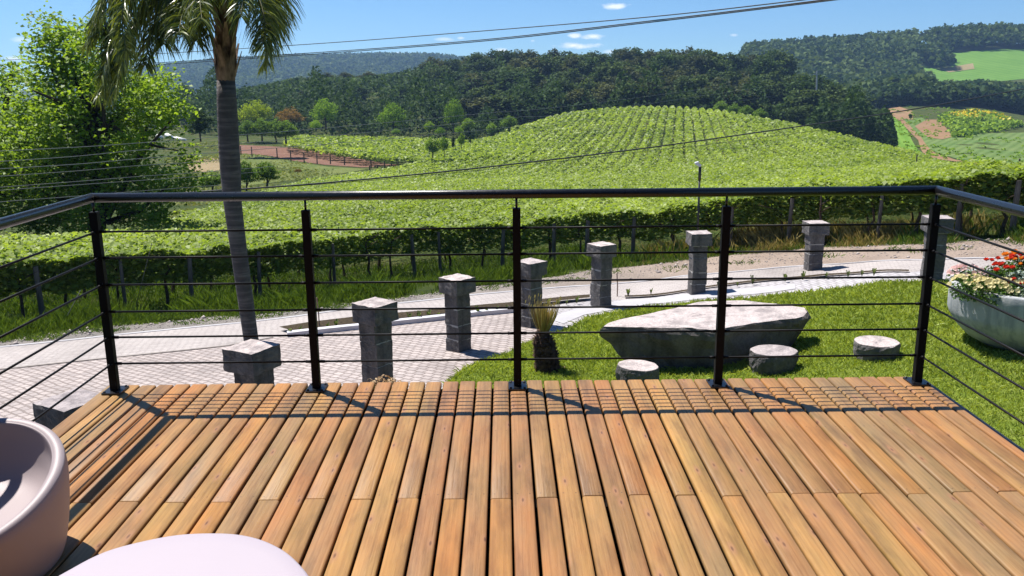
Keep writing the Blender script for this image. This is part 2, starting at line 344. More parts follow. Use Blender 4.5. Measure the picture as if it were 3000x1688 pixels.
drape_px('red_track', [(2610, 338), (2636, 343), (2700, 405), (2740, 450), (2800, 470), (2930, 492), (3050, 500), (3050, 510), (2900, 505), (2733, 466), (2690, 412)], 5, .14, F_red, dmin=170)
drape_px('lower_field', [(2640, 352), (2700, 345), (2800, 400), (3060, 385), (3060, 500), (2930, 492), (2810, 468), (2745, 448)], 8, .08, F_grass, dmin=170)
drape_px('clay_field', [(2575, 315), (2630, 313), (2672, 326), (2676, 352), (2650, 350), (2612, 336)], 6, .12, F_red, dmin=300)
drape_px('bare_clay_patch', [(2680, 372), (2715, 352), (2752, 352), (2770, 375), (2792, 402), (2760, 410), (2720, 405)], 6, .18, F_red, dmin=240)
drape_px('hill_pasture', [(2676, 200), (2705, 193), (2760, 208), (2790, 196), (2730, 160), (2850, 152), (3080, 146), (3080, 228), (2930, 240), (2775, 256), (2690, 250), (2672, 236)], 14, .3, F_green, dmin=560)
drape_px('hill_pasture_top', [(2674, 130), (2712, 127), (2724, 158), (2676, 158)], 8, .3, m_field('stubble', (.20, .22, .10), (.26, .26, .14), .05), dmin=560)
drape_px('hill_stubble_strip', [(2755, 205), (2850, 188), (2855, 204), (2780, 215)], 9, .5, m_field('tan_stubble', (.24, .20, .10), (.28, .22, .12), .05), dmin=560)
# ------------------------------------------------------------------ deck
DX0, DX1, DY1, PITCH, GAP = -2.255, 2.352, 4.672, 0.0949, 0.0098
t = NT('deck_wood'); 
ab = t.n('ShaderNodeAttribute'); ab.attribute_name = 'tint'; rb = ab.outputs['Fac']
tc = t.n('ShaderNodeTexCoord'); off = t.n('ShaderNodeCombineXYZ'); t.l(t.math('MULTIPLY', rb, 37.0), off.inputs['X']); t.l(t.math('MULTIPLY', rb, 91.0), off.inputs['Y'])
va = t.n('ShaderNodeVectorMath', operation='ADD'); t.l(tc.outputs['Object'], va.inputs[0]); t.l(off.outputs[0], va.inputs[1])
def mapped(sc):
    mp = t.n('ShaderNodeMapping'); mp.inputs['Scale'].default_value = sc; t.l(va.outputs[0], mp.inputs['Vector']); return mp.outputs['Vector']
base = t.ramp(rb, [(0, (.33, .178, .060)), (.16, (.28, .162, .069)), (.32, (.29, .146, .060)), (.47, (.25, .163, .078)), (.62, (.335, .163, .050)), (.78, (.265, .143, .066)), (1, (.35, .203, .070))])
# broad staining along the board, towards olive and towards rose
st = t.noise(mapped((5, 1.3, 5)), 1.0, 4, .6)
stain = t.ramp(st, [(0.30, (.78, .86, .82)), (0.5, (1, 1, 1)), (0.70, (1.06, .90, .80))])
st2 = t.ramp(t.noise(mapped((14, 2.2, 3)), 1.0, 5, .6), [(0.33, (.60, .56, .56)), (0.52, (1.03, 1.0, .96)), (0.75, (1.28, 1.18, .98))])
grain = t.ramp(t.noise(mapped((130, 3.5, 40)), 1.0, 5, .62), [(0.32, (.74, .68, .62)), (0.62, (1.08, 1.08, 1.06))])
w = t.n('ShaderNodeTexWave', wave_type='RINGS', rings_direction='Y'); t.l(mapped((7, .35, 7)), w.inputs['Vector'])
w.inputs['Scale'].default_value = 2.2; w.inputs['Distortion'].default_value = 5; w.inputs['Detail'].default_value = 3; w.inputs['Detail Scale'].default_value = .7
rings = t.ramp(w.outputs['Fac'], [(0.0, (.80, .74, .68)), (0.35, (1, 1, 1)), (1, (1.06, 1.05, 1.02))])
# sparse knots
vk = t.n('ShaderNodeTexVoronoi', voronoi_dimensions='2D'); t.l(mapped((9.5, 2.7, 0)), vk.inputs['Vector']); vk.inputs['Scale'].default_value = 1.0; vk.inputs['Randomness'].default_value = 1
sc_ = t.n('ShaderNodeSeparateColor'); t.l(vk.outputs['Color'], sc_.inputs[0])
ksel = t.math('GREATER_THAN', sc_.outputs[0], .50)
kd = t.n('ShaderNodeMapRange'); t.l(vk.outputs['Distance'], kd.inputs['Value']); kd.inputs['From Min'].default_value = .05; kd.inputs['From Max'].default_value = .17; kd.inputs['To Min'].default_value = 1; kd.inputs['To Max'].default_value = 0
kmask = t.math('MULTIPLY', t.math('MULTIPLY', kd.outputs[0], ksel), .75)
kcore = t.n('ShaderNodeMapRange'); t.l(vk.outputs['Distance'], kcore.inputs['Value']); kcore.inputs['From Min'].default_value = .02; kcore.inputs['From Max'].default_value = .06; kcore.inputs['To Min'].default_value = 1; kcore.inputs['To Max'].default_value = 0
col = t.mix(1, base, stain, 'MULTIPLY'); col = t.mix(.8, col, st2, 'MULTIPLY'); col = t.mix(.5, col, grain, 'MULTIPLY'); col = t.mix(.4, col, rings, 'MULTIPLY')
col = t.mix(kmask, col, (.30, .15, .075)); col = t.mix(t.math('MULTIPLY', t.math('MULTIPLY', kcore.outputs[0], ksel), .8), col, (.10, .045, .025))
sp = t.n('ShaderNodeSeparateXYZ'); t.l(tc.outputs['Object'], sp.inputs[0])
def per(o_, off_, pit, half=False):
    return t.math('ABSOLUTE', t.math('SUBTRACT', t.math('FRACT', t.math('DIVIDE', t.math('SUBTRACT', o_, off_), pit)), .5))
ux = t.math('MULTIPLY', t.math('ABSOLUTE', t.math('SUBTRACT', per(sp.outputs[0], DX0, PITCH), .27)), PITCH)
uy = None
for jy_ in (4.42, 3.955, 3.285, 2.30, 1.40):
    q_ = t.math('ABSOLUTE', t.math('SUBTRACT', sp.outputs[1], jy_)); uy = q_ if uy is None else t.math('MINIMUM', uy, q_)
sr_ = t.math('SQRT', t.math('ADD', t.math('MULTIPLY', ux, ux), t.math('MULTIPLY', uy, uy)))
screw = t.math('MULTIPLY', t.math('LESS_THAN', sr_, .0036), .6)
col = t.mix(screw, col, (.05, .035, .028))
hb = t.math('ADD', t.noise(mapped((130, 3.5, 40)), 1.0, 4), t.noise(mapped((40, 5, 20)), 1.0, 3))
M_wood = t.done(t.pbr(col, t.math('ADD', t.math('MULTIPLY', st, .25), .42), t.bump(hb, .0014), .28))

def board_verts(x0, x1, y0, y1, zt, th, r):
    prof = []
    for a in (0, 30, 60, 90):
        a = R_(a); prof.append((x0 + r - r*math.cos(a), zt - r + r*math.sin(a)))
    for a in (90, 60, 30, 0):
        a = R_(a); prof.append((x1 - r + r*math.cos(a), zt - r + r*math.sin(a)))
    prof += [(x1, zt-th), (x0, zt-th)]
    n = len(prof); V = []; F = []
    e = .004
    ys = [y0, y0 + e, y1 - e, y1]
    for k, y in enumerate(ys):
        ins = .003 if k in (0, 3) else 0
        for (x, z) in prof:
            xx = x + (ins if x < (x0+x1)/2 else -ins); V.append((xx, y, z - (ins if z > zt-r*.5 else 0)))
    for k in range(3):
        for i in range(n): F.append((k*n+i, k*n+(i+1) % n, (k+1)*n+(i+1) % n, (k+1)*n+i))
    return V, F, [list(range(n))[::-1], [3*n+i for i in range(n)]]
deck = empty('wooden_deck', (0, 0, 0), 0, 'raised deck of honey brown timber boards behind the black railing', 'deck')
bm = bmesh.new(); lay = bm.faces.layers.float.new('tint'); nb = int((DX1-DX0)/PITCH); x = DX0; prev = 0
jo = rng.integers(0, 2)
for i in range(nb+1):
    x0, x1 = x + GAP/2 + rng.uniform(-.0012, .0012), x + PITCH - GAP/2 + rng.uniform(-.0012, .0012); x += PITCH
    if x0 > DX1 - .03: break
    x1 = min(x1, DX1)
    dy = rng.uniform(-.006, .006); jy = 3.255 + rng.uniform(-.012, .012)
    segs = [(-1.2, jy - .0012), (jy + .0012, DY1 + dy)] if (i+jo) % 2 == 0 or rng.random() < .12 else [(-1.2, 1.35), (1.353, DY1 + dy)]
    for (a, b) in segs:
        r = rng.random(); sk = rng.uniform(-.0018, .0018); zz = rng.uniform(-.0012, .0012)
        V, F, caps = board_verts(x0 + sk, x1 + sk, a, b, zz, .028, .0095)
        vs = [bm.verts.new(p) for p in V]
        for f in F + caps:
            ff = bm.faces.new([vs[k] for k in f]); ff[lay] = r; ff.smooth = len(f) == 4
from_bm('decking', bm, M_wood, deck)
M_steel = m_plain('black_steel', (.013, .013, .015), .42, (.02, .02, .022), 30, .0006, 300, .5)
bm = bmesh.new(); box(bm, (DX1 + .018, 1.7, -.06), (.022, 5.9, .10)); from_bm('edge_trim', bm, M_steel, deck); bm = bmesh.new(); box(bm, (.05, DY1 - .06, -.11), (4.5, .06, .15))
box(bm, (DX0 + .06, 1.7, -.11), (.06, 5.7, .15))
for yy in (0.2, 1.35, 2.3, 3.255, 3.95): box(bm, (.05, yy, -.10), (4.4, .07, .14))
M_joist = m_plain('dark_joist', (.012, .010, .009), .95, spec=.05); from_bm('joist_frame', bm, M_joist, deck)
bm = bmesh.new(); box(bm, (.05, DY1 - .10, -1.36), (4.5, .03, 2.4)); box(bm, (DX0 + .03, 1.7, -1.36), (.03, 5.7, 2.4)); box(bm, (DX1 - .05, 1.7, -1.36), (.03, 5.7, 2.4)); from_bm('skirting', bm, M_joist, deck)
for px in (-2.1, 0, 2.15):
    for py in (-1, 1.5, 4.4):
        bm = bmesh.new(); box(bm, (px, py, -1.5), (.16, .16, 2.6)); from_bm('support_column', bm, M_steel, deck)

# ------------------------------------------------------------------ railing
t = NT('railing_paint'); v = t.coord()
M_rail = t.done(t.pbr(t.ramp(t.noise(v, 5, 5), [(0.3, (.005, .005, .006)), (0.7, (.009, .009, .010))]), t.ramp(t.noise(v, 40, 4), [(0.3, (.26, .26, .26)), (0.7, (.33, .33, .33))]), t.bump(t.noise(v, 400, 3), .0003), .6))
t = NT('post_paint'); M_postp = t.done(t.pbr((.006, .006, .007), .55, None, .14))
rail = empty('railing', (0, 4.568, 0), 0, 'black steel railing with slim horizontal rods around the deck', 'railing')
def part(name, bm, m, parent, smooth=False):
    o = from_bm(name, bm, m, None, smooth); o.parent = parent; o.matrix_parent_inverse = Matrix.Translation(parent.location).inverted() if parent.parent is None else Matrix.Identity(4); return o
XL, XR, YF = -2.164, 2.297, 4.568
corner_l, corner_r = Vector((XL, YF, 1.076)), Vector((XR, YF, 1.076))
def handrail(a, b):
    bm = bmesh.new(); tube(bm, [a, a.lerp(b, .5), b], .0245, 20); part('handrail', bm, M_rail, rail, True)
handrail(corner_l, corner_r)
handrail(corner_l + Vector((0, .0, 0)), Vector((XL, -1.1, 1.076))); handrail(corner_r, Vector((XR, -1.1, 1.076)))
posts = [(XL + (XR-XL)*k/4, YF) for k in range(5)] + [(sx, YF - 1.42*k) for sx in (XL, XR) for k in range(1, 5)]
RZ = (.1607, .3111, .4553, .6053, .7532, .8951)
for (x, y) in posts:
    bm = bmesh.new(); box(bm, (x, y, .504), (.042, .042, .996))
    bmesh.ops.bevel(bm, geom=list(bm.edges), offset=.003, segments=2, affect='EDGES')
    po = part('post', bm, M_postp, rail)
    bm = bmesh.new(); tube(bm, [(x, y, 1.0), (x, y, 1.056)], .0065, 10); part('spindle', bm, M_rail, po, True)
    bm = bmesh.new(); box(bm, (x, y, .006), (.102, .128, .010)); bmesh.ops.bevel(bm, geom=list(bm.edges), offset=.002, segments=1, affect='EDGES')
    part('base_plate', bm, M_rail, po)
    for sx in (-.038, .038):
        for sy in (-.05, .05):
            bm = bmesh.new(); lathe(bm, [(.007, .011), (.007, .016), (.004, .018)], 8, x+sx, y+sy); part('anchor_bolt', bm, M_rail, po)
def rod(a, b):
    bm = bmesh.new(); d = (b-a).normalized(); a2, b2 = a + d*.02, b - d*.02
    tube(bm, [a2, b2], .0056, 10)
    for p, q in ((a2, a2 + d*.032), (b2 - d*.032, b2)): tube(bm, [p, q], .0082, 10)
    part('rail_rod', bm, M_postp, rail, True)
for z in RZ:
    for k in range(4): rod(Vector((posts[k][0], YF, z)), Vector((posts[k+1][0], YF, z)))
    for sx in (XL, XR):
        for k in range(3): rod(Vector((sx, YF - 1.42*k, z)), Vector((sx, YF - 1.42*(k+1), z)))

# ------------------------------------------------------------------ moulded plastic armchair and table
t = NT('moulded_plastic'); v = t.coord()
M_plastic = t.done(t.pbr(t.ramp(t.noise(v, 3, 4), [(0.3, (.335, .28, .285)), (0.7, (.355, .295, .30))]), .48, t.bump(t.noise(v, 420, 4, .7), .0005), .4))
ch = empty('tub_armchair', (-1.895, 2.76, 0), 0, 'round pinkish white moulded tub armchair at the deck edge', 'armchair')
def chair_shell():
    bm = bmesh.new(); n = 160; secs = []
    for k in range(n):
        a = k*2*math.pi/n; ca, sa = math.cos(a), math.sin(a)
        zr = CH_Z(a); R0 = CH_R
        pr = []
        # outside, from the floor up
        for (rr, zz) in ((.80, .0), (.86, .02), (.905, .12), (.945, .28), (.98, .48), (1.0, .66), (1.01, .82), (1.005, .90)): pr.append((R0*rr, zr*zz))
        # rounded rim
        wr = .023
        for q in range(1, 8):
            b = q*math.pi/8; pr.append((R0 - wr + wr*math.cos(b), zr - wr*1.05 + wr*1.05*math.sin(b)))
        # inside, down to the seat
        seat = .205
        for (f, zf) in ((.0, .80), (.03, .6), (.09, .35), (.20, .14), (.38, .03), (.62, -.01), (.86, -.02)):
            pr.append(((R0 - 2*wr)*(1-f), seat + (zr - wr - seat)*zf))
        q = []
        for i in range(len(pr)-1):
            A, B, C_, D_ = pr[max(i-1, 0)], pr[i], pr[i+1], pr[min(i+2, len(pr)-1)]
            for m in range(4):
                u = m/4; q.append(tuple(.5*(2*B[j] + (C_[j]-A[j])*u + (2*A[j]-5*B[j]+4*C_[j]-D_[j])*u*u + (3*B[j]-A[j]-3*C_[j]+D_[j])*u**3) for j in (0, 1)))
        q.append(pr[-1])
        secs.append([bm.verts.new((r*ca, r*sa*CH_K, z)) for r, z in q])
    for k in range(n):
        A, B = secs[k], secs[(k+1) % n]
        for i in range(len(A)-1): bm.faces.new((A[i], B[i], B[i+1], A[i+1]))
    bm.faces.new([s[-1] for s in secs]); bm.faces.new([s[0] for s in secs][::-1])
    return bm
CH_R, CH_K = .345, 1.0
def CH_Z(a):   # the rim is high at the back and dips on the near side
    return .335 + (.10 if math.sin(a) > 0 else .12)*math.sin(a) + .05*max(0, math.cos(a - R_(168)))**3
o = from_bm('shell', chair_shell(), M_plastic, ch, True)
t = NT('table_plastic'); v = t.coord()
M_table = t.done(t.pbr(t.ramp(t.noise(v, 2, 4), [(0.3, (.375, .33, .37)), (0.7, (.39, .34, .38))]), .5, t.bump(t.noise(v, 500, 4, .7), .0004), .4))
tz = .42
edge_px = [(118, 1716), (200, 1662), (300, 1612), (410, 1581), (520, 1561), (620, 1556), (700, 1560), (770, 1576), (835, 1607), (880, 1645), (914, 1690), (935, 1760), (925, 1850), (870, 1960), (760, 2060), (600, 2110), (420, 2090), (260, 2010), (150, 1900), (100, 1790)]
ep = [on_z(x, y, tz) for x, y in edge_px]
cxt = sum((p for p in ep), Vector())/len(ep); 
tb = empty('coffee_table', (cxt.x, cxt.y, 0), 0, 'low pale lilac white pebble shaped table on the deck beside the tub armchair', 'table')
def smooth_loop(P, m):
    out = []; n = len(P)
    for i in range(n):
        a, b, c, d = P[i-1], P[i], P[(i+1) % n], P[(i+2) % n]
        for k in range(m):
            s = k/m; out.append(.5*((2*b) + (c-a)*s + (2*a-5*b+4*c-d)*s*s + (3*b-a-3*c+d)*s**3))
    return out
loop = [p - Vector((cxt.x, cxt.y, 0)) for p in smooth_loop(ep, 6)]
bm = bmesh.new(); rings = []
for (f, z) in ((.50, 0), (.54, .006), (.60, .03), (.74, .16), (.90, .29), (.985, .355), (.998, .375), (1, .388), (.998, .400), (.990, .410), (.975, .417), (.95, .4195), (.80, .4202)):
    rings.append([bm.verts.new((p.x*f, p.y*f, z)) for p in loop])
for A, B in zip(rings, rings[1:]):
    for k in range(len(A)): bm.faces.new((A[k], A[(k+1) % len(A)], B[(k+1) % len(A)], B[k]))
bm.faces.new(rings[0][::-1]); bm.faces.new(rings[-1])
from_bm('body', bm, M_table, tb, True)

# ------------------------------------------------------------------ basalt: pillars, slab table, stools
def m_stone(name, a, b, c):
    t = NT(name); v = t.coord()
    n1 = t.noise(v, 3.0, 7, .62); n2 = t.noise(v, 30, 6, .7)
    col = t.ramp(n1, [(0.28, a), (0.5, b), (0.75, c)])
    col = t.mix(1, col, t.ramp(n2, [(0.28, (.66, .66, .67)), (0.7, (1.18, 1.17, 1.15))]), 'MULTIPLY')
    oi = t.n('ShaderNodeObjectInfo'); col = t.mix(1, col, t.ramp(oi.outputs['Random'], [(0, (.80, .80, .82)), (1, (1.22, 1.19, 1.14))]), 'MULTIPLY')
    lich = t.ramp(t.noise(t.coord((1, 1, 1.4)), 5.5, 8, .72), [(.60, (0, 0, 0)), (.70, (1, 1, 1))]); col = t.mix(t.math('MULTIPLY', lich, .38), col, (.33, .325, .30))
    dark = t.ramp(t.noise(t.coord((3.2, 3.2, .6)), 1.6, 5, .6), [(.36, (.62, .62, .63)), (.52, (1, 1, 1))]); col = t.mix(1, col, dark, 'MULTIPLY')
    return t.done(t.pbr(col, .82, t.bump(t.math('ADD', n2, t.noise(v, 9, 6, .6)), .02), .3))
M_basalt = m_stone('grey_basalt', (.085, .082, .086), (.135, .128, .13), (.185, .17, .165))
M_slab = m_stone('dark_basalt', (.10, .092, .088), (.15, .135, .13), (.19, .172, .165))
M_top = m_stone('sunlit_top_basalt', (.42, .37, .365), (.49, .435, .43), (.54, .485, .475))  # paler basalt for upward faces, sun on the tops put into the colour
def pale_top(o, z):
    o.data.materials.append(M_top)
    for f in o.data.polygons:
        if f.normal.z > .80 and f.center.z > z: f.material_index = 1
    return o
def rough_block(bm, c, s, rz, amp, seed, cuts=5, chip=1.0):
    b2 = bmesh.new(); bmesh.ops.create_cube(b2, size=1.0); bmesh.ops.subdivide_edges(b2, edges=list(b2.edges), cuts=cuts, use_grid_fill=True); allv = list(b2.verts)
    M = Matrix.Translation(c) @ Matrix.Rotation(rz, 4, 'Z')
    for v in allv:
        p = Vector((v.co.x*s[0], v.co.y*s[1], v.co.z*s[2])); e = sum(abs(abs(q) - .5) < .01 for q in v.co)
        nv = noise.noise_vector(p*9 + Vector((seed*7.1, seed*3.3, seed))) ; n2 = noise.noise_vector(p*24 + Vector((seed, 1, seed*5)))
        top = abs(v.co.z - .5) < .01
        d = Vector((nv.x, nv.y, nv.z*(.12 if top else .5)))*amp + Vector((n2.x, n2.y, n2.z*.3))*amp*.7
        if e >= 2: p *= 1 - .02*chip*abs(n2.x + nv.y)
        if top and e >= 2: p.z -= .012*abs(n2.y)*chip
        v.co = M @ (p + d)
    tmp = bpy.data.meshes.new('tmp'); b2.to_mesh(tmp); b2.free(); bm.from_mesh(tmp); bpy.data.meshes.remove(tmp)
# (corner pixel of the cap front, rotation, distance, base pixel row or None, cap size, label)
PIL = [
 (208, 1169, 7.15, 33, .44, 1.35, 'square stone pillar beside the deck corner, seen from above'),
 (736, 1014, 9.05, 45, .43, 1.25, 'stone pillar whose cap rises just above the deck edge, front of the palm trunk'),
 (1098, 885, 11.1, 44, .43, 1.25, 'stone pillar with curled dry leaves at its foot'),
 (1339, 812, 13.6, 43, .42, 1.24, 'stone pillar on the cobbles between the dry leaves and the cycad'),
 (1555, 764, 15.2, 44, .42, 1.22, 'stone pillar right behind the trimmed cycad'),
 (1763, 714, 16.7, 41, .42, 1.20, 'stone pillar beside the thin rusty stake'),
 (2048, 680, 17.0, 17, .42, 1.20, 'stone pillar in front of the slim lamp post'),
 (2391, 650, 17.6, 22, .42, 1.24, 'stone pillar beside the tip of the far planting strip'),
 (2748, 635, 14.6, 16, .42, 1.22, 'stone pillar behind the right corner post, nearest the flower planter')]
for i, (px, py, D, rot, cs, hgt, lab) in enumerate(PIL):
    top = at_d(px, py, D); gzv = g1(top.x, top.y); H = top.z - gzv
    e = empty('stone_pillar', (top.x, top.y, gzv), R_(rot) - math.atan2(top.x, top.y), lab, 'pillar', 'stone pillars along the drive')
    capH = .25*cs/.42; sw = cs*.70
    bm = bmesh.new(); rough_block(bm, Vector((0, 0, H - capH/2)), (cs, cs, capH), 0, .012, i*3.7 + 1, 6, 1.3)
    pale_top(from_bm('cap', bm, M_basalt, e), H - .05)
    bm = bmesh.new(); z = -.05; n = 4; hs = [(H - capH + .05)/n*q for q in (1.05, .93, 1.08, .94)]
    for k, h in enumerate(hs):
        rough_block(bm, Vector((rng.uniform(-.008, .008), rng.uniform(-.008, .008), z + h/2)), (sw*rng.uniform(.97, 1.03), sw*rng.uniform(.97, 1.03), h*.985), R_(rng.uniform(-2.5, 2.5)), .010, i*11.3 + k, 5); z += h
    from_bm('shaft', bm, M_basalt, e)
    bm = bmesh.new(); z = -.05
    for h in hs:
        z += h; box(bm, (0, 0, z - .004), (sw*.965, sw*.965, .03))
    from_bm('mortar', bm, m_plain('mortar', (.34, .33, .32), .9) if i == 0 else bpy.data.materials['mortar'], e)

# slab table
zt = -1.72
top_px = [(1767, 956), (1784, 945), (1811, 937), (1900, 918), (1975, 903), (2050, 884), (2110, 880), (2178, 879), (2260, 889), (2356, 901), (2366, 916), (2352, 926), (2331, 931), (2240, 943), (2141, 958), (2095, 966), (2000, 964), (1900, 960), (1820, 958)]
tp = [on_z(x, y, zt) for x, y in top_px]; ctr = sum(tp, Vector())/len(tp); gb = g1(ctr.x, ctr.y - .5)
st = empty('stone_table', (ctr.x, ctr.y, gb), 0, 'huge rough basalt slab used as a low table on the lawn', 'stone table')
bm = bmesh.new(); L = [Vector((p.x - ctr.x, p.y - ctr.y)) for p in tp]; Ld = []
for a, b in zip(L, L[1:] + L[:1]):
    n = max(2, int((b-a).length/.09)); Ld += [a.lerp(b, k/n) for k in range(n)]
H = zt - gb; rings = []
for j, (f, zf) in enumerate(((.74, -.06), (.78, .12), (.85, .32), (.93, .54), (1.0, .74), (1.03, .86), (1.02, .94), (1.0, .993), (.995, 1.0), (.8, 1.004), (.5, 1.006), (.2, 1.006))):
    rg = []
    for k, q in enumerate(Ld):
        nv = noise.noise_vector(Vector((q.x*2.2, q.y*2.2, zf*3 + 4))); n2 = noise.noise_vector(Vector((q.x*8, q.y*8, zf*8)))
        am = .0 if j > 8 else (.05 if j < 7 else .02)
        rg.append(bm.verts.new((q.x*f + (nv.x + .6*n2.x)*am + (.10*(1-f) if j < 4 else 0), q.y*f + (nv.y + .6*n2.y)*am + (-.35*(1-f) if j < 5 else 0), zf*H + (nv.z*.04 + n2.z*.02 if j < 8 else nv.z*.012))))
    rings.append(rg)
for A, B in zip(rings, rings[1:]):
    for k in range(len(A)): bm.faces.new((A[k], A[(k+1) % len(A)], B[(k+1) % len(A)], B[k]))
bm.faces.new(rings[0][::-1]); bm.faces.new(rings[-1])
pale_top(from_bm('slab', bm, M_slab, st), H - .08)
# stools: (center px x, top-centre y, distance, radius)
for i, (px, ty, D, r, hh, lab) in enumerate([(1869, 1070, 11.0, .265, .45, 'round basalt stool just beyond the deck edge, under the slab table\'s middle'),
        (2267, 1026, 11.35, .30, .47, 'round basalt stool with a warm flat top in front of the slab table'),
        (2568, 999, 11.15, .285, .42, 'round basalt stool with chipped rim standing alone toward the flower planter')]):
    c = at_d(px, ty, D); gg = g1(c.x, c.y); H = c.z - gg
    e = empty('stone_stool', (c.x, c.y, gg), rng.uniform(0, 6), lab, 'stool', 'stone stools on the lawn')
    bm = bmesh.new(); n = 40; rings = []
    for j, (f, zf) in enumerate(((.86, -.08), (.9, .1), (.95, .3), (.98, .5), (1.0, .7), (1.0, .84), (.985, .93), (.965, .985), (.94, 1.0), (.6, 1.0), (.2, 1.0))):
        rg = []
        for k in range(n):
            a = k*2*math.pi/n; nv = noise.noise_vector(Vector((math.cos(a)*2.4 + i*5, math.sin(a)*2.4, zf*2))); n2 = noise.noise_vector(Vector((math.cos(a)*6, math.sin(a)*6 + i*9, zf*6)))
            d = (nv.x*.09 + n2.x*.05 if j < 7 else nv.x*.06)*1.0 + .05*math.cos(2*a + i)
            rr = r*f*(1 + d); rg.append(bm.verts.new((rr*math.cos(a)*1.04, rr*math.sin(a)*.96, H*zf + (n2.z*.02 if j < 7 else nv.z*.006))))
        rings.append(rg)
    for A, B in zip(rings, rings[1:]):
        for k in range(n): bm.faces.new((A[k], A[(k+1) % n], B[(k+1) % n], B[k]))
    bm.faces.new(rings[0][::-1]); bm.faces.new(rings[-1])
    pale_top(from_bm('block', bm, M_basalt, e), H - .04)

# ------------------------------------------------------------------ unseen building behind the deck, added dark to cut the sky fill
ho = empty('unseen_house', (0, -1.45, -2.5), 0, 'unseen building with dark glazed doors and deep eave, added behind the deck to block sky light', 'unseen_house')
M_hw = m_plain('dark_timber_wall', (.06, .045, .035), .8, (.09, .065, .05), 6, .004, 40, .2, sc3=(1, 1, .2))
bm = bmesh.new(); box(bm, (0, -2, 2.9), (13, 4, 5.8)); from_bm('wall', bm, M_hw, ho)
bm = bmesh.new(); box(bm, (0, -1.6, 5.95), (14.5, 5.6, .22)); from_bm('roof', bm, m_plain('roof_dark', (.05, .045, .045), .9), ho)
for k in (-1, 0, 1):
    bm = bmesh.new(); box(bm, (k*2.4, .03, 3.62), (2.2, .05, 2.2)); d_ = from_bm('door', bm, M_steel, ho)
    bm = bmesh.new(); box(bm, (k*2.4, .06, 3.62), (2.0, .02, 2.0)); from_bm('pane', bm, m_plain('door_glass', (.02, .025, .03), .08, spec=.6) if k == -1 else bpy.data.materials['door_glass'], d_)
# ------------------------------------------------------------------ flower planter
pc = at_d(3012, 905, 11.2); pg = g1(pc.x, pc.y); PR = .98
pe = empty('flower_planter', (pc.x, pc.y, pg), 0, 'large round bowl of stained grey concrete standing on the lawn', 'planter')
t = NT('stained_concrete'); v = t.coord()
cc = t.ramp(t.noise(v, 2.2, 7, .65), [(0.3, (.30, .31, .315)), (0.55, (.40, .41, .415)), (0.75, (.47, .475, .47))])
cc = t.mix(1, cc, t.ramp(t.noise(t.coord((6, 6, .8)), 1.4, 4), [(0.36, (.66, .69, .72)), (0.52, (1, 1, 1))]), 'MULTIPLY')
M_pot = t.done(t.pbr(cc, .85, t.bump(t.noise(v, 40, 6, .7), .006), .25))
bm = bmesh.new()
lathe(bm, [(r_, z_*1.17) for r_, z_ in [(.40, 0), (.55, .02), (.72, .10), (.86, .22), (.95, .34), (.975, .40), (PR, .62), (PR, .70), (PR-.01, .715), (PR-.07, .72), (PR-.085, .71), (PR-.09, .60)]], 72)
from_bm('bowl', bm, M_pot, pe, True)
bm = bmesh.new(); lathe(bm, [(.5, .70), (PR-.075, .715), (PR-.08, .75), (.3, .77)], 48); from_bm('soil', bm, M_soil, pe, True)
M_pleaf = m_leaf('flower_leaf', (.03, .075, .012), (.10, .20, .03), .3)
M_gleaf = m_leaf('silver_leaf', (.22, .30, .25), (.40, .48, .42), .2)
def m_petal(n, a, b): return m_leaf(n, a, b, .35, .5, .2, (1.1, 1.05, .9))
PET = {'cream': m_petal('petal_cream', (.62, .52, .22), (.80, .72, .42)), 'pink': m_petal('petal_pink', (.70, .38, .38), (.80, .60, .55)), 'red': m_petal('petal_red', (.55, .025, .02), (.70, .07, .03)),
       'orange': m_petal('petal_orange', (.75, .22, .03), (.85, .42, .05)), 'rose': m_petal('petal_rose', (.55, .01, .06), (.70, .03, .10))}
def bloom(kind, r, seed):
    g = np.random.default_rng(seed); V = []; F = []; T = []
    if kind == 'trumpet':
        n = 5
        for k in range(n):
            a0 = k*2*math.pi/n; 
            for s in range(2):
                a = a0 + s*math.pi/n; b = a + math.pi/n; ra, rb_ = (r, r*.86) if s == 0 else (r*.86, r)
                i = len(V); V += [(0, 0, -r*.5), (ra*math.cos(a), ra*math.sin(a), r*.1*g.normal()), (rb_*math.cos(b), rb_*math.sin(b), r*.1*g.normal())]; F.append((i, i+1, i+2)); T.append(g.uniform(.3, 1))
    else:
        for lay_, (n, rr, z) in enumerate(((6, 1.0, .55), (6, .85, .95), (5, .55, 1.15), (3, .3, 1.2))):
            for k in range(n):
                a = (k + .5*lay_)*2*math.pi/n; w = .62
                i = len(V); c, s2 = math.cos(a), math.sin(a); 
                V += [(0, 0, 0), (r*rr*math.cos(a-w), r*rr*math.sin(a-w), r*z), (r*rr*1.1*c, r*rr*1.1*s2, r*(z+.3)), (r*rr*math.cos(a+w), r*rr*math.sin(a+w), r*z)]
                F += [(i, i+1, i+2), (i, i+2, i+3)]; T += [g.uniform(0, 1)]*2
    return mesh_np('bloom', V, np.array(F), T)
BL = {(k, c): None for k in ('trumpet', 'rose') for c in PET}
def get_bloom(k, c):
    if BL[(k, c)] is None:
        me = bloom(k, 1.0, sum(map(ord, c))); me.materials.append(PET[c]); BL[(k, c)] = me
    return BL[(k, c)]
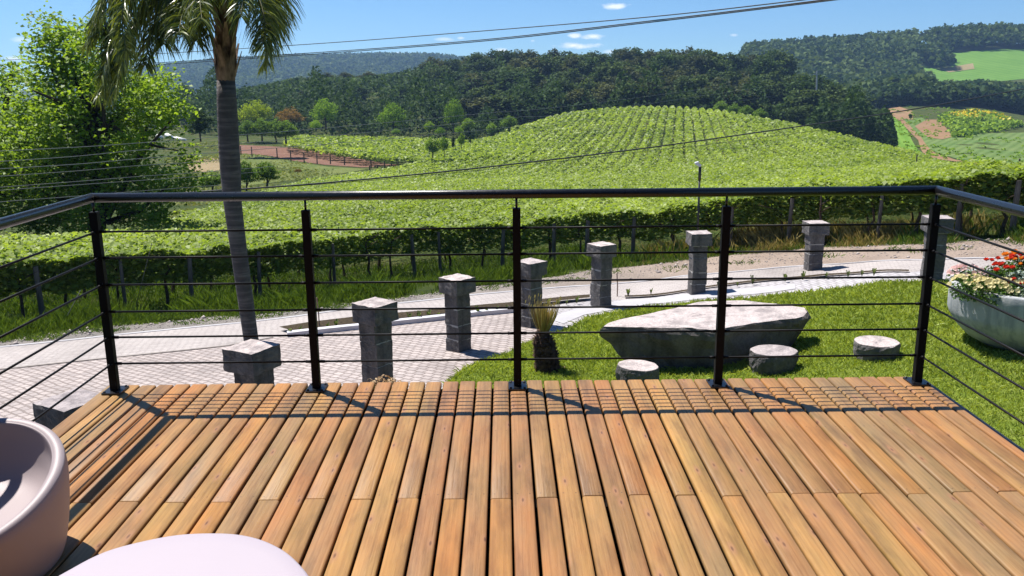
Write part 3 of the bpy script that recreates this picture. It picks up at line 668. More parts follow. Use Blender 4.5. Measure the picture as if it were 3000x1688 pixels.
def flower_plant(px, py, D, rad, zh, kind, col, nb, br, lab, leafmat, tall=.0):
    c = at_d(px, py, D - .4); base = Vector((c.x, c.y, pg + .75)); nb = int(nb*1.35)
    e = empty('flower_plant', base, 0, lab, 'flowering plant', 'flowers in the concrete planter')
    n = 900 if leafmat is M_pleaf else 700
    q = rng.normal(size=(n, 3)); q /= np.linalg.norm(q, axis=1, keepdims=True); q *= (rng.random((n, 1))**.4)
    C = q*np.array([rad, rad, zh]) + np.array([0, 0, zh*.35]); C = C[C[:, 2] > -.03]
    V, F = leaf_quads(C, rng.uniform(.03, .06, len(C)), .3, .6); o = link('foliage', mesh_np('foliage', V, F, rng.random(len(F))), leafmat, e)
    for k in range(nb):
        a = rng.uniform(0, 2*math.pi); rr = rad*math.sqrt(rng.random())*1.02
        z = zh*.35 + zh*math.sqrt(max(0, 1 - (rr/rad/1.08)**2)) + rng.uniform(0, .03) + tall
        b = bpy.data.objects.new('bloom', get_bloom(kind, col)); COL.objects.link(b); b.parent = e
        b.location = (rr*math.cos(a), rr*math.sin(a), z); s = br*rng.uniform(.8, 1.2); b.scale = (s, s, s)
        out = Vector((math.cos(a)*rr/rad, math.sin(a)*rr/rad - .45, .8)).normalized() if kind == 'trumpet' else Vector((rng.normal()*.15, rng.normal()*.15, 1)).normalized()
        b.rotation_euler = out.to_track_quat('Z', 'Y').to_euler()
flower_plant(2842, 842, 11.35, .26, .20, 'trumpet', 'cream', 46, .031, 'cream yellow petunias trailing over the near left rim of the planter', M_pleaf)
flower_plant(2900, 846, 11.2, .26, .18, 'trumpet', 'cream', 44, .031, 'cream yellow petunias with a dark centre of leaves, right of the trailing clump', M_pleaf)
flower_plant(2955, 845, 11.3, .24, .17, 'trumpet', 'cream', 26, .031, 'sparse cream petunias over bare leaves next to the low red flowers', M_pleaf)
flower_plant(2832, 828, 11.95, .26, .20, 'trumpet', 'pink', 40, .031, 'pale pink petunias at the far left rim of the planter', M_pleaf)
flower_plant(2902, 818, 11.95, .18, .20, 'rose', 'red', 5, .036, 'scarlet upright blooms behind the cream petunias', M_pleaf, .05)
flower_plant(2948, 808, 12.1, .2, .22, 'rose', 'red', 5, .038, 'tall red blooms beside the orange flowers', M_pleaf, .05)
flower_plant(2978, 800, 12.3, .2, .24, 'rose', 'orange', 10, .036, 'orange blooms at the back of the planter', M_pleaf, .05)
flower_plant(3012, 800, 12.2, .2, .24, 'rose', 'rose', 8, .038, 'deep crimson blooms at the right edge of view in the planter', M_pleaf, .05)
flower_plant(2982, 828, 11.9, .2, .16, 'rose', 'rose', 0, .04, 'silver grey leafy plant between the red and orange flowers', M_gleaf)
flower_plant(3000, 862, 11.15, .2, .11, 'rose', 'rose', 0, .04, 'low silver grey leafy plant at the near rim of the planter', M_gleaf)
flower_plant(2985, 856, 11.35, .15, .12, 'rose', 'red', 6, .034, 'low red blooms above the silver leaves near the rim', M_pleaf, .02)

# ------------------------------------------------------------------ trimmed cycad
cb = on_g(1598, 1092); ce = empty('cycad', cb, 0, 'small cycad with shaggy brown trunk and tied upright fronds', 'cycad')
M_ctr = m_plain('cycad_trunk', (.035, .022, .016), .95, (.16, .10, .075), 22, .03, 30, .1)
M_cfr = m_leaf('cycad_frond', (.16, .12, .045), (.55, .43, .20), .15)
bm = bmesh.new(); tube(bm, [(0.04, 0, -.05), (.03, 0, .1), (0, 0, .3), (-.035, 0, .48), (-.04, 0, .60), (-.04, 0, .66)], [.19, .18, .165, .145, .095, .08], 14)
for k in range(520):
    a = rng.uniform(0, 2*math.pi); z = rng.uniform(0, .60); R = np.interp(z, [0, .3, .48, .6], [.18, .165, .145, .095]); cx = np.interp(z, [0, .3, .48], [.04, 0, -.035])
    d = Vector((math.cos(a), math.sin(a), .55)); p = Vector((cx + R*math.cos(a)*.95, R*math.sin(a)*.95, z)); s = rng.uniform(.014, .026)
    sd = d.cross(Vector((0, 0, 1))).normalized()*s; L = d.normalized()*rng.uniform(.03, .055)
    v4 = [bm.verts.new(q) for q in (p - sd, p + sd, p + L + sd*.5, p + L - sd*.5)]; bm.faces.new(v4)
from_bm('trunk', bm, M_ctr, ce)
V = []; F = []; T = []
for k in range(150):
    a = rng.uniform(0, 2*math.pi); f = rng.random()**.5; r0, r1 = .08*f, .27*f; h = rng.uniform(.33, .47); tw = rng.uniform(-.25, .25); w = rng.uniform(.006, .010); tn = rng.random()
    P = [Vector((-.04 + (r0 + (r1-r0)*s**.8)*math.cos(a + tw*s), (r0 + (r1-r0)*s**.8)*math.sin(a + tw*s), .62 + h*s)) for s in (0, .35, .7, 1)]
    sd = Vector((-math.sin(a + 1.0*rng.normal()), math.cos(a), 0)).normalized()*w; i = len(V)
    for q, ww in zip(P, (.8, 1, .9, .25)): V += [q - sd*ww, q + sd*ww]
    for j in range(3): F.append((i+2*j, i+2*j+1, i+2*j+3, i+2*j+2)); T.append(tn*(.5 + .25*j))
    if k % 3 == 0:      # curled pale tips
        tip = P[-1]; i = len(V); V += [tip, tip + Vector((.012, 0, .02)), tip + Vector((.02, .01, .06)), tip + Vector((.004, 0, .05))]; F.append((i, i+1, i+2, i+3)); T.append(1)
link('fronds', mesh_np('fronds', V, np.array(F), T), M_cfr, ce)
bm = bmesh.new()
for k in range(260):   # fallen scales round the foot
    a = rng.uniform(0, 2*math.pi); R = rng.uniform(.1, .36); p = Vector((.12 + R*math.cos(a), R*math.sin(a)*.7 - .05, .01 + rng.uniform(0, .10)*(1 - R/.4))); d = Vector(rng.normal(size=3)).normalized()*.035; e2 = d.cross(Vector(rng.normal(size=3))).normalized()*.012
    bm.faces.new([bm.verts.new(q) for q in (p - e2, p + e2, p + d + e2*.4, p + d - e2*.4)])
from_bm('dry_scales', bm, m_plain('dry_scales', (.17, .10, .075), .9, (.36, .25, .19), 40, 0, 10, .1), ce)

# dry curled leaves in front of the third pillar
db = at_d(1122, 1110, 10.3); dg = g1(db.x, db.y)
dl = empty('dry_shrub', (db.x, db.y, dg), 0, 'clump of curled straw coloured dead leaves just past the deck edge', 'dry plant')
V = []; F = []; T = []
top = db.z - dg + .03
for k in range(420):
    a = rng.uniform(0, 2*math.pi); R = .30*math.sqrt(rng.random()); z = top*(1 - (R/.33)**2*.45)*rng.uniform(.45, 1.0); c = Vector((R*math.cos(a)*1.1, R*math.sin(a), z)); d = Vector(rng.normal(size=3)).normalized(); u = d.cross(Vector(rng.normal(size=3))).normalized(); rr = rng.uniform(.025, .05); w = u.cross(d)*.010; i = len(V); tn = rng.random()
    for s in range(5):
        b = s*.7; q = c + (d*math.cos(b) + u*math.sin(b))*rr; V += [q - w, q + w]
    for j in range(4): F.append((i+2*j, i+2*j+1, i+2*j+3, i+2*j+2)); T.append(tn)
link('leaves', mesh_np('leaves', V, np.array(F), T), m_leaf('straw', (.30, .17, .08), (.66, .50, .30), .2, .6, .2, (1, 1, 1)), dl)
bm = bmesh.new()
for k in range(9):
    a = k*.7; tube(bm, [(0, 0, -.05), (.08*math.cos(a), .08*math.sin(a), top*.4), (.2*math.cos(a), .2*math.sin(a), top*.75)], [.008, .006, .003], 5)
from_bm('stems', bm, M_ctr, dl)

# ------------------------------------------------------------------ slim stakes, seedlings
M_rust = m_plain('rusty_rod', (.19, .12, .09), .8, (.26, .18, .14), 20)
for (px, py, D, h, lab) in ((1808, 872, 17.6, .52, 'thin rusty stake standing at the edge of the planting strip by a pillar'), (936, 970, 15.3, .64, 'thin dark stake at the left end of the planting strip beside the palm')):
    p = on_g(px, py); e = empty('stake', p, 0, lab, 'stake'); bm = bmesh.new(); tube(bm, [(0, 0, -.1), (.004, 0, h*.5), (-.015, 0, h)], .012, 6); from_bm('rod', bm, M_rust, e)
M_seed = m_leaf('seedling_leaf', (.05, .085, .02), (.17, .22, .06), .3)
V = []; F = []
for k in range(16):
    a = rng.uniform(0, 6.28); L = rng.uniform(.10, .24); d = Vector((math.cos(a)*.35, math.sin(a)*.35, 1)).normalized(); s = Vector((-math.sin(a), math.cos(a), 0))*.012; i = len(V)
    V += [-s*.6, s*.6, d*L*.6 + s, d*L*.6 - s, d*L + Vector((math.cos(a), math.sin(a), 0))*L*.25]
    F += [(i, i+1, i+2, i+3), (i+3, i+2, i+4, i+4)]
me = mesh_np('young_plant', V, np.array([f for f in F if f[2] != f[3]]), rng.random(16)); me.materials.append(M_seed)
for (px, py) in [(850, 979), (880, 974), (925, 966), (960, 963), (985, 960), (1060, 953), (1085, 949), (1160, 942), (1200, 938), (1228, 936), (1256, 932), (1285, 930), (1400, 920), (1425, 917), (1455, 914), (1485, 911), (1607, 897), (1635, 894), (1660, 892), (1690, 888), (1840, 868), (1907, 861), (2105, 843), (2160, 838), (2205, 832), (2300, 824), (2352, 820), (2420, 815), (2484, 812), (2525, 809), (2560, 807)]:
    p = on_g(px, py + 1, up=.05); o = bpy.data.objects.new('young_plant', me); COL.objects.link(o); o.location = p; o.rotation_euler = (0, 0, rng.uniform(0, 6)); s = rng.uniform(.7, 1.35); o.scale = (s, s, s)
    tag(o, 'small green seedling in the narrow planting strip between the pavings', 'seedling', 'seedlings in the planting strip')

# ------------------------------------------------------------------ lamp post behind the pillars
lt = at_d(2051, 488, 21.2); lb = at_d(2045, 690, 21.2); lgz = g1(lb.x, lb.y)
le = empty('lamp_post', (lb.x, lb.y, lgz), 0, 'slim black lamp post with small white lamp head at the vineyard edge', 'lamp post')
bm = bmesh.new(); dx = lt.x - lb.x; hh = lt.z - lgz; tube(bm, [(0, 0, -.2), (dx*.6, 0, hh*.5), (dx, 0, hh - .32)], .026, 10); tube(bm, [(dx, 0, hh - .34), (dx, 0, hh)], .036, 10)
from_bm('pole', bm, M_steel, le, True)
bm = bmesh.new(); box(bm, (dx - .05, -.02, hh + .05), (.13, .10, .07), Matrix.Rotation(.5, 4, 'Y')); box(bm, (dx - .09, -.02, hh + .10), (.10, .12, .025), Matrix.Rotation(-.3, 4, 'Y')); bmesh.ops.bevel(bm, geom=list(bm.edges), offset=.008, segments=2, affect='EDGES')
from_bm('lamp_head', bm, m_plain('lamp_white', (.62, .62, .68), .4), le)
# far concrete power pole
pb = at_d(2396, 300, 265); pt = at_d(2393, 208, 265)
pp = empty('power_pole', (pb.x, pb.y, pb.z), 0, 'distant pale concrete power pole among the trees on the right slope', 'power pole')
bm = bmesh.new(); tube(bm, [(0, 0, -6), (pt.x - pb.x, 0, pt.z - pb.z)], [.34, .22], 8); from_bm('pole', bm, M_conc, pp)
bm = bmesh.new(); box(bm, (pt.x - pb.x, 0, pt.z - pb.z - 1.0), (1.8, .18, .2)); from_bm('crossarm', bm, M_conc, pp)

# ------------------------------------------------------------------ power lines (sagging spans between real distances)
M_wire = m_plain('power_cable', (.03, .03, .032), .5, spec=.5); M_wireg = m_plain('bare_wire', (.17, .18, .18), .5, spec=.6)
def wire(name, pts, rad, mat, lab, group=None):
    P = [at_d(*q) for q in pts]; n = len(P); Q = []
    for i in range(n-1):
        a, b, c, d = P[max(i-1, 0)], P[i], P[i+1], P[min(i+2, n-1)]
        for k in range(10):
            s = k/10; Q.append(.5*((2*b) + (c-a)*s + (2*a-5*b+4*c-d)*s*s + (3*b-a-3*c+d)*s**3))
    Q.append(P[-1]); bm = bmesh.new(); tube(bm, Q, rad, 5)
    o = from_bm(name, bm, mat, None, True); tag(o, lab, 'power line', group)
wire('power_line', [(-200, 182, 95), (300, 166, 82), (900, 130, 66), (1400, 92, 54), (1900, 50, 44), (2352, 0, 36), (2800, -55, 30)], .026, M_wire, 'topmost thin cable crossing the sky toward the upper right', 'overhead cables')
wire('power_line', [(-200, 212, 95), (300, 193, 82), (900, 156, 66), (1400, 118, 54), (1900, 62, 44), (2435, -3, 36), (2800, -52, 30)], .028, M_wire, 'upper strand of the double cable across the sky', 'overhead cables')
wire('power_line', [(-200, 219, 95), (300, 199, 82), (900, 160, 66), (1400, 122, 54), (1900, 66, 44), (2435, 1, 36), (2800, -47, 30)], .028, M_wire, 'lower strand of the double cable across the sky', 'overhead cables')
wire('power_line', [(-200, 600, 34), (300, 578, 36), (712, 554, 38), (1000, 532, 40), (1397, 493, 43), (1900, 433, 47), (2373, 366, 51), (2683, 319, 54), (3000, 261, 57), (3300, 205, 60)], .038, M_wire, 'thick black cable sweeping across the vineyard hill to the right', 'overhead cables')
wire('power_line', [(600, 561, 38), (1000, 536, 40), (1397, 499, 43), (1900, 442, 47), (2062, 425, 48), (2393, 383, 51), (2650, 352, 54)], .012, M_wire, 'thin wire just below the thick black cable over the vineyard', 'overhead cables')
for k, (pts, lab) in enumerate((
 ([(-200, 452, 40), (200, 433, 60), (437, 417, 80), (700, 396, 110), (958, 375, 140), (1400, 334, 180), (1900, 282, 215), (2393, 216, 264)], 'topmost faint grey wire running from the leafy tree to the distant pole'),
 ([(-200, 486, 38), (200, 460, 58), (400, 441, 76), (636, 426, 105), (1177, 379, 160), (1500, 345, 190), (1900, 304, 215), (2393, 231, 264)], 'second faint grey wire from the leafy tree to the distant pole'),
 ([(-200, 506, 36), (200, 483, 56), (400, 466, 74), (700, 442, 110), (1200, 402, 160), (1700, 352, 205), (2025, 317, 232), (2393, 262, 264)], 'lowest faint grey wire reaching the distant pole'),
 ([(-200, 530, 34), (200, 503, 44), (400, 486, 50), (559, 476, 56), (800, 458, 62)], 'pale wire crossing the lower crown of the leafy tree, above the brightest one'),
 ([(-200, 566, 33), (0, 549, 36), (200, 534, 40), (412, 517, 44), (599, 504, 48), (800, 488, 52)], 'brightest pale wire in front of the leafy tree above the handrail'),
 ([(-200, 574, 32), (0, 558, 35), (425, 528, 43), (574, 518, 47), (760, 504, 51)], 'pale wire directly beneath the brightest one in front of the tree'),
 ([(-200, 612, 32), (0, 592, 34), (200, 577, 36), (450, 557, 39), (642, 543, 42), (720, 538, 43)], 'lowest pale wire in front of the leafy tree, skimming the handrail'))):
    i0, i1 = (1/22, (1/264 - 1/22)/2593) if k < 3 else (1/23, (1/33 - 1/23)/1000)      # straight spans: 1/distance runs evenly along the line of sight
    pts = [(x, y, 1/(i0 + i1*(x + 200))) for x, y, _ in pts]
    wire('power_line', pts, .010 if k < 3 else .009, M_wireg, lab, 'overhead cables')

# ------------------------------------------------------------------ palm
M_ptrunk = None
t = NT('palm_trunk'); v = t.coord((1, 1, 1)); w = t.n('ShaderNodeTexNoise'); t.l(t.coord((2.2, 2.2, 26)), w.inputs['Vector'])
w.inputs['Scale'].default_value = 1.0; w.inputs['Detail'].default_value = 4
col = t.ramp(w.outputs['Fac'], [(.3, (.075, .068, .07)), (.52, (.105, .096, .097)), (.62, (.165, .15, .145)), (.72, (.115, .105, .103))])
col = t.mix(.6, col, t.ramp(t.noise(v, 6, 6, .65), [(.3, (.6, .6, .62)), (.7, (1.3, 1.28, 1.2))]), 'MULTIPLY')
M_ptrunk = t.done(t.pbr(col, .9, t.bump(t.math('ADD', t.math('MULTIPLY', w.outputs['Fac'], .35), t.noise(v, 25, 5)), .014), .2))
PD = 9.6; pbp = at_d(736, 1000, PD); pgz = g1(pbp.x, pbp.y)
pal = empty('palm_tree', (pbp.x, pbp.y, pgz), 0, 'queen palm with leaning ringed trunk and drooping feathery fronds', 'palm')
def L_(px, py, D=PD): return at_d(px, py, D) - Vector((pbp.x, pbp.y, pgz))
axis = [(768, 1180, 50), (745, 1050, 45), (734, 985, 44), (717, 860, 46), (703, 760, 47), (693, 686, 49), (681, 590, 52), (675, 500, 58), (671, 430, 59), (667, 350, 57), (664, 290, 54), (662, 235, 50)]
bm = bmesh.new(); tube(bm, [L_(x, y) for x, y, w_ in axis], [w_/2/2540*PD*1.0 for x, y, w_ in axis], 20); from_bm('trunk', bm, M_ptrunk, pal, True)
M_boot = m_plain('palm_boot', (.022, .014, .011), .9, (.34, .23, .15), 15, .01, 60, .2, sc3=(1, 1, .35))
bm = bmesh.new(); tube(bm, [L_(662, 240), L_(661, 190), L_(659, 130), L_(658, 60), L_(658, 0), L_(658, -60)], [.093, .118, .107, .093, .093, .07], 14)
for k in range(26):
    a = k*2.4; z = k/26; p0 = L_(661, 235).lerp(L_(658, 20), z); d = Vector((math.cos(a), math.sin(a), 0)); R = .107
    s = Vector((-d.y, d.x, 0))*.043; q0 = p0 + d*R*.8; q1 = p0 + d*(R + .035) + Vector((0, 0, .16)); q2 = p0 + d*(R + .09) + Vector((0, 0, .30))
    vs = [bm.verts.new(q) for q in (q0 - s, q0 + s, q1 + s*.8, q1 - s*.8, q2 + s*.3, q2 - s*.3)]; bm.faces.new(vs[:4]); bm.faces.new((vs[3], vs[2], vs[4], vs[5]))
from_bm('old_frond_bases', bm, M_boot, pal)
M_pleafs = m_leaf('palm_leaflet', (.035, .065, .016), (.27, .32, .06), .28, .34, .6)
M_rach = m_plain('palm_rachis', (.12, .13, .04), .6, (.2, .19, .08), 5)
def frond(pts, seed, leafL=.62, tone=0.0, up0=None):
    g = np.random.default_rng(seed); P = []; n = len(pts)
    for i in range(n-1):
        a, b, c, d = pts[max(i-1, 0)], pts[i], pts[i+1], pts[min(i+2, n-1)]
        for k in range(14):
            s = k/14; P.append(.5*((2*b) + (c-a)*s + (2*a-5*b+4*c-d)*s*s + (3*b-a-3*c+d)*s**3))
    P.append(pts[-1]); N = len(P)
    bm = bmesh.new(); tube(bm, P, [.016*(1 - .8*i/N) for i in range(N)], 6)
    fo = from_bm('frond', bm, M_rach, pal, True)
    V = []; F = []; T = []
    per = 3
    for i in range(5, N):
        tdir = (P[i] - P[i-1]).normalized(); side = tdir.cross(Vector((0, 0, 1)))
        side = side.normalized() if side.length > .1 else Vector((1, 0, 0)); nup = side.cross(tdir)
        f = i/N; L = leafL*(1 - .62*max(0, f - .55)/.45)*min(1, .35 + f*2.2)
        for q in range(per*2):
            sg = 1 if q % 2 else -1; el = g.uniform(-.6, .9)
            d = (side*sg*g.uniform(.5, 1) + nup*el*.7 + tdir*g.uniform(.35, .95)).normalized(); ll = L*g.uniform(.6, 1.1)
            p0 = P[i].lerp(P[i-1], g.random()); w = d.cross(Vector(g.normal(size=3))).normalized()*g.uniform(.0045, .0085)
            j = len(V); droop = g.uniform(.35, .95)
            for s, ww in ((0, .6), (.35, 1), (.7, .8), (1, .15)):
                pt_ = p0 + d*ll*s*(1 - .25*droop*s) + Vector((0, 0, -1))*ll*droop*s*s*.8; V += [pt_ - w*ww, pt_ + w*ww]
            tn = np.clip(g.normal(.45 + tone, .32), 0, 1)
            for m in range(3): F.append((j+2*m, j+2*m+1, j+2*m+3, j+2*m+2)); T.append(tn)
    link('leaflets', mesh_np('leaflets', V, np.array(F), T), M_pleafs, fo)
c0 = L_(658, 30)
FR = [  # (pixel path, distance change along it, tone)
 ([(640, -60), (480, -130), (350, -70), (290, 30), (258, 130)], -.5, .1), ([(645, -50), (540, -60), (430, 40), (345, 165), (292, 275)], -.8, .15),
 ([(640, -60), (520, -130), (410, -70), (345, 70), (320, 180)], -.6, .1), ([(645, -50), (560, -100), (450, -30), (380, 110), (340, 260)], -1.0, .15),
 ([(640, -40), (540, -70), (430, 20), (360, 170), (318, 275)], -.5, .0), ([(650, -40), (580, -80), (500, -10), (445, 100), (425, 190)], -.9, -.1),
 ([(650, -20), (590, -50), (530, 0), (490, 70), (480, 130)], -.7, -.15), ([(640, -70), (490, -160), (370, -110), (305, 10), (290, 100)], -.6, .0),
 ([(648, -40), (600, -60), (560, -20), (535, 40), (525, 95)], -1.5, -.1), ([(665, -40), (720, -90), (770, -50), (795, 40), (785, 150)], -.3, .05),
 ([(668, -40), (730, -70), (780, -10), (800, 80), (775, 195)], .3, .1), ([(672, -50), (745, -110), (800, -60), (818, 10), (815, 70)], .9, -.05),
 ([(665, -30), (710, -50), (755, -10), (775, 60), (770, 130)], -1.2, -.05), ([(656, -60), (640, -130), (600, -120), (585, -30), (592, 60)], -1.9, .0),
 ([(660, -60), (680, -130), (705, -120), (715, -40), (705, 50)], -1.8, -.1), ([(640, -60), (480, -130), (360, -40), (325, 110), (300, 220)], -.9, -.1),
 ([(655, -60), (610, -150), (520, -180), (430, -120), (390, 10)], -.2, -.1), ([(660, -60), (730, -170), (800, -180), (840, -120), (830, -40)], 1.6, -.1),
 ([(650, -50), (540, -140), (420, -100), (360, 30), (370, 150)], -1.4, .1), ([(655, -30), (615, -20), (590, 20), (578, 70), (575, 120)], -.4, -.1), ([(660, -80), (655, -190), (650, -290), (640, -370)], 0.6, 0), ([(655, -80), (600, -200), (520, -300), (430, -330)], .4, 0), ([(665, -80), (740, -210), (830, -270), (930, -250)], .2, 0)]
for k, (pp_, dd, tone) in enumerate(FR):
    pts = [c0.lerp(L_(658, -30), .5)] + [L_(x, y, PD + .7*dd*(i+1)/len(pp_)) for i, (x, y) in enumerate(pp_)]
    frond(pts, 40 + k, .43, tone)
# ------------------------------------------------------------------ vineyard (pergola trained): one leafy sheet, vines and posts along its edge
near_px = [(-600, 990), (-300, 985), (0, 968), (331, 930), (704, 897), (903, 872), (1074, 838), (1250, 812), (1500, 798), (1700, 780), (1900, 766), (2100, 752), (2352, 731), (2700, 717), (3000, 706), (3500, 698)]
ne = [on_g(x, y) for x, y in near_px]; ne_t = np.array([p.x/p.y for p in ne]); ne_d = np.array([p.y + .7 for p in ne])
far_px = [(-600, 20), (-200, 24), (0, 27), (200, 29), (408, 32), (560, 42), (700, 58), (870, 95), (1030, 117), (1160, 133), (1290, 155), (1390, 182), (1500, 222), (1600, 240), (1700, 247), (1910, 246), (2100, 232), (2300, 210), (2450, 180), (2600, 152), (2733, 114), (2820, 92), (3000, 72), (3300, 62), (3600, 55)]
fa_t = np.array([tof(a) for a, b in far_px]); fa_d = np.array([b for a, b in far_px], float)
def nearD(t): return np.interp(t, ne_t, ne_d)
def farD(t): return np.interp(t, fa_t, fa_d)
ROWDIR = .20; ROWP = 1.95
def canopy(seed, Dmin, Dmax, size_f, dens):
    r = np.random.default_rng(seed); out = []
    for a, b in zip(np.geomspace(Dmin, Dmax, 30)[:-1], np.geomspace(Dmin, Dmax, 30)[1:]):
        s = max(.15, size_f*(a+b)/2); tw = 1.86; area = (b*b - a*a)/2*tw; n = int(area*dens/s**2)
        D = np.sqrt(r.uniform(a*a, b*b, n)); tt = r.uniform(-.93, .93, n)
        ok = (D > nearD(tt)) & (D < farD(tt)) & (np.abs(tt) < .93); D, tt = D[ok], tt[ok]
        out.append(np.stack([tt*D, D, np.full(len(D), s)], 1))
    P = np.concatenate(out); x, y, s = P.T
    sr = (x - ROWDIR*y)/ROWP; ph = np.abs(sr - np.round(sr))*2      # 0 on the vine row, 1 mid alley
    hill = np.clip((y - 85)/70, 0, 1)
    lump = np.array([noise.noise(Vector((a*.33, b*.33, 0))) for a, b in zip(x, y)]) + .5*np.array([noise.noise(Vector((a*1.1, b*1.1, 3))) for a, b in zip(x, y)])
    keep = r.random(len(x)) < np.where(ph > .70, 1 - hill*.93 - (1-hill)*np.clip(-lump*1.5, 0, .75), 1 - np.clip(-lump*1.3 - .22, 0, .8)*(1 - .6*hill))
    x, y, s, ph, lump, hill = [q[keep] for q in (x, y, s, ph, lump, hill)]
    edge = np.clip(1 - (y - nearD(x/y))/1.6, 0, 1)
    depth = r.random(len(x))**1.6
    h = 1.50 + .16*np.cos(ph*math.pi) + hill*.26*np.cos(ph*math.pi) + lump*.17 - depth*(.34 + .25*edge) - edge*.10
    z = gz(x, y) + h
    return np.stack([x, y, z], 1), s, depth, edge
C, S, dep, edg = canopy(3, 13.5, 252, .0034, 2.3)
# hanging shoots on the near face
n = 36000; tt = rng.uniform(-.92, .92, n); dd = nearD(tt) + np.abs(rng.normal(size=n))*.30 - .15; hh = 1.45 - .80*rng.random(n)**1.5 - .18*np.array([noise.noise(Vector((a*26, 5, 0))) for a in tt])
E_ = np.stack([tt*dd, dd, gz(tt*dd, dd) + hh], 1)
C = np.concatenate([C, E_]); S = np.concatenate([S*rng.uniform(.75, 1.25, len(S)), rng.uniform(.10, .19, n)]); dep = np.concatenate([dep, rng.random(n)])
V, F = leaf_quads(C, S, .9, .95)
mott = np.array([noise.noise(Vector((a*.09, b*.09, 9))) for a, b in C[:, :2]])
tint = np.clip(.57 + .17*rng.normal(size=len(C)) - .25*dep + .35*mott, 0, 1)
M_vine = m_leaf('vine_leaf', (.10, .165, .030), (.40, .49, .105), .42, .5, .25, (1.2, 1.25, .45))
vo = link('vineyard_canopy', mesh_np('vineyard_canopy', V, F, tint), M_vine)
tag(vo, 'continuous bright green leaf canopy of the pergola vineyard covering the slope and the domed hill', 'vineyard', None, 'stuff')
print('vine leaves', len(F))
# second vineyard, beyond the brown field
n = 30000; tt = rng.uniform(tof(862), tof(1560), n); dd = rng.uniform(143, 205, n)
row = (dd/4.2); keep = np.abs(row - np.round(row)) < .33 + .1*rng.normal(size=n)
keep &= dd > np.interp(tt, [tof(862), tof(1000), tof(1120), tof(1300)], [178, 160, 150, 150])
tt, dd = tt[keep], dd[keep]; lump = np.array([noise.noise(Vector((a*120, b*.25, 0))) for a, b in zip(tt, dd)])
C = np.stack([tt*dd, dd, gz(tt*dd, dd) + 1.9 + .25*lump - .7*rng.random(len(tt))**2], 1)
V, F = leaf_quads(C, rng.uniform(.5, .95, len(C)), .5); v2 = link('second_vineyard_canopy', mesh_np('second_vineyard_canopy', V, F, np.clip(rng.normal(.55, .25, len(F)), 0, 1)), M_vine)
tag(v2, 'flat green canopy of the smaller vineyard between the brown field and the woods', 'vineyard', None, 'stuff')

# vine stems and trellis posts
M_bark = m_plain('vine_bark', (.045, .032, .024), .95, (.10, .075, .055), 12, .01, 40, .1)
M_post = m_plain('weathered_post', (.07, .06, .05), .9, (.17, .155, .14), 8, .006, 40, .1, sc3=(1, 1, .2))
stems = []
for k in range(5):
    bm = bmesh.new(); P = [Vector((0, 0, -.2))]
    for q in range(1, 7): P.append(Vector((rng.normal()*.016*q**.7, rng.normal()*.016*q**.7, q*.235)))
    tube(bm, P, [.05, .042, .036, .033, .03, .026, .018], 7)
    for q in range(3):
        a = rng.uniform(0, 6.28); b = P[4 + q % 3]; tube(bm, [b, b + Vector((math.cos(a)*.3, math.sin(a)*.3, .2)), b + Vector((math.cos(a)*.45, math.sin(a)*.45, .28))], [.018, .013, .006], 5)
    bmesh.ops.recalc_face_normals(bm, faces=bm.faces); me = bpy.data.meshes.new('grapevine'); bm.to_mesh(me); bm.free(); me.materials.append(M_bark); stems.append(me)
edge_pts = []
for a, b in zip(ne, ne[1:]):
    m = max(1, int((b-a).length/.25)); edge_pts += [a.lerp(b, k/m) for k in range(m)]
acc = 0; last = edge_pts[0]; cnt = 0
for p in edge_pts[1:]:
    acc += (p-last).length; last = p
    if acc < .85 or abs(p.x/p.y) > .64: continue
    acc = 0; cnt += 1
    for rowk, off in enumerate((.75, 3.2, 5.8)):
        if rowk and (cnt + rowk) % 2: continue
        q = Vector((p.x*(1 + off/p.y) + rng.uniform(-.3, .3), p.y + off + rng.uniform(-.2, .2), 0)); q.z = g1(q.x, q.y)
        o = bpy.data.objects.new('grapevine', stems[rng.integers(0, 5)]); COL.objects.link(o); o.location = q; o.rotation_euler = (rng.normal()*.06, rng.normal()*.06, rng.uniform(0, 6.28)); o.scale = (rng.uniform(.8, 1.3),)*2 + (rng.uniform(.80, .90),)
        tag(o, 'dark twisted grapevine stem in the shade under the near canopy edge', 'grapevine', 'grapevine stems under the canopy edge')
bm = bmesh.new(); tube(bm, [(0, 0, -.3), (0, 0, .8), (.01, 0, 1.72)], [.06, .055, .05], 8); bmesh.ops.recalc_face_normals(bm, faces=bm.faces)
pme = bpy.data.meshes.new('trellis_post'); bm.to_mesh(pme); bm.free(); pme.materials.append(M_post)
for px in (-60, 120, 365, 560, 760, 980, 1215, 1290, 1470, 1620, 1715, 1850, 2130, 2300, 2560, 2790, 2950):
    t_ = tof(px); D = float(nearD(t_)) - .15; o = bpy.data.objects.new('trellis_post', pme); COL.objects.link(o); o.location = (t_*D, D, g1(t_*D, D)); o.rotation_euler = (rng.normal()*.02, rng.normal()*.025, 0); s = rng.uniform(.75, 1.2); o.scale = (s, s, .74)
    tag(o, 'grey weathered trellis post holding up the near edge of the vine canopy', 'trellis post', 'trellis posts along the canopy edge')
for k, (px, py, px2, py2, D) in enumerate(((445, 712, 396, 905, 17.6), (236, 850, 185, 950, 16.2), (2, 900, 0, 940, 15.6))):
    if k == 2: continue
    bm = bmesh.new(); a, b = at_d(px, py, D + .6), on_g(px2, py2); tube(bm, [a, b], .008, 5); o = from_bm('guy_wire', bm, M_wireg); tag(o, ('long' if k == 0 else 'short') + ' pale guy wire anchoring the vineyard edge to the bank, ' + ('left of the palm' if k == 0 else 'near the left corner post'), 'guy wire')

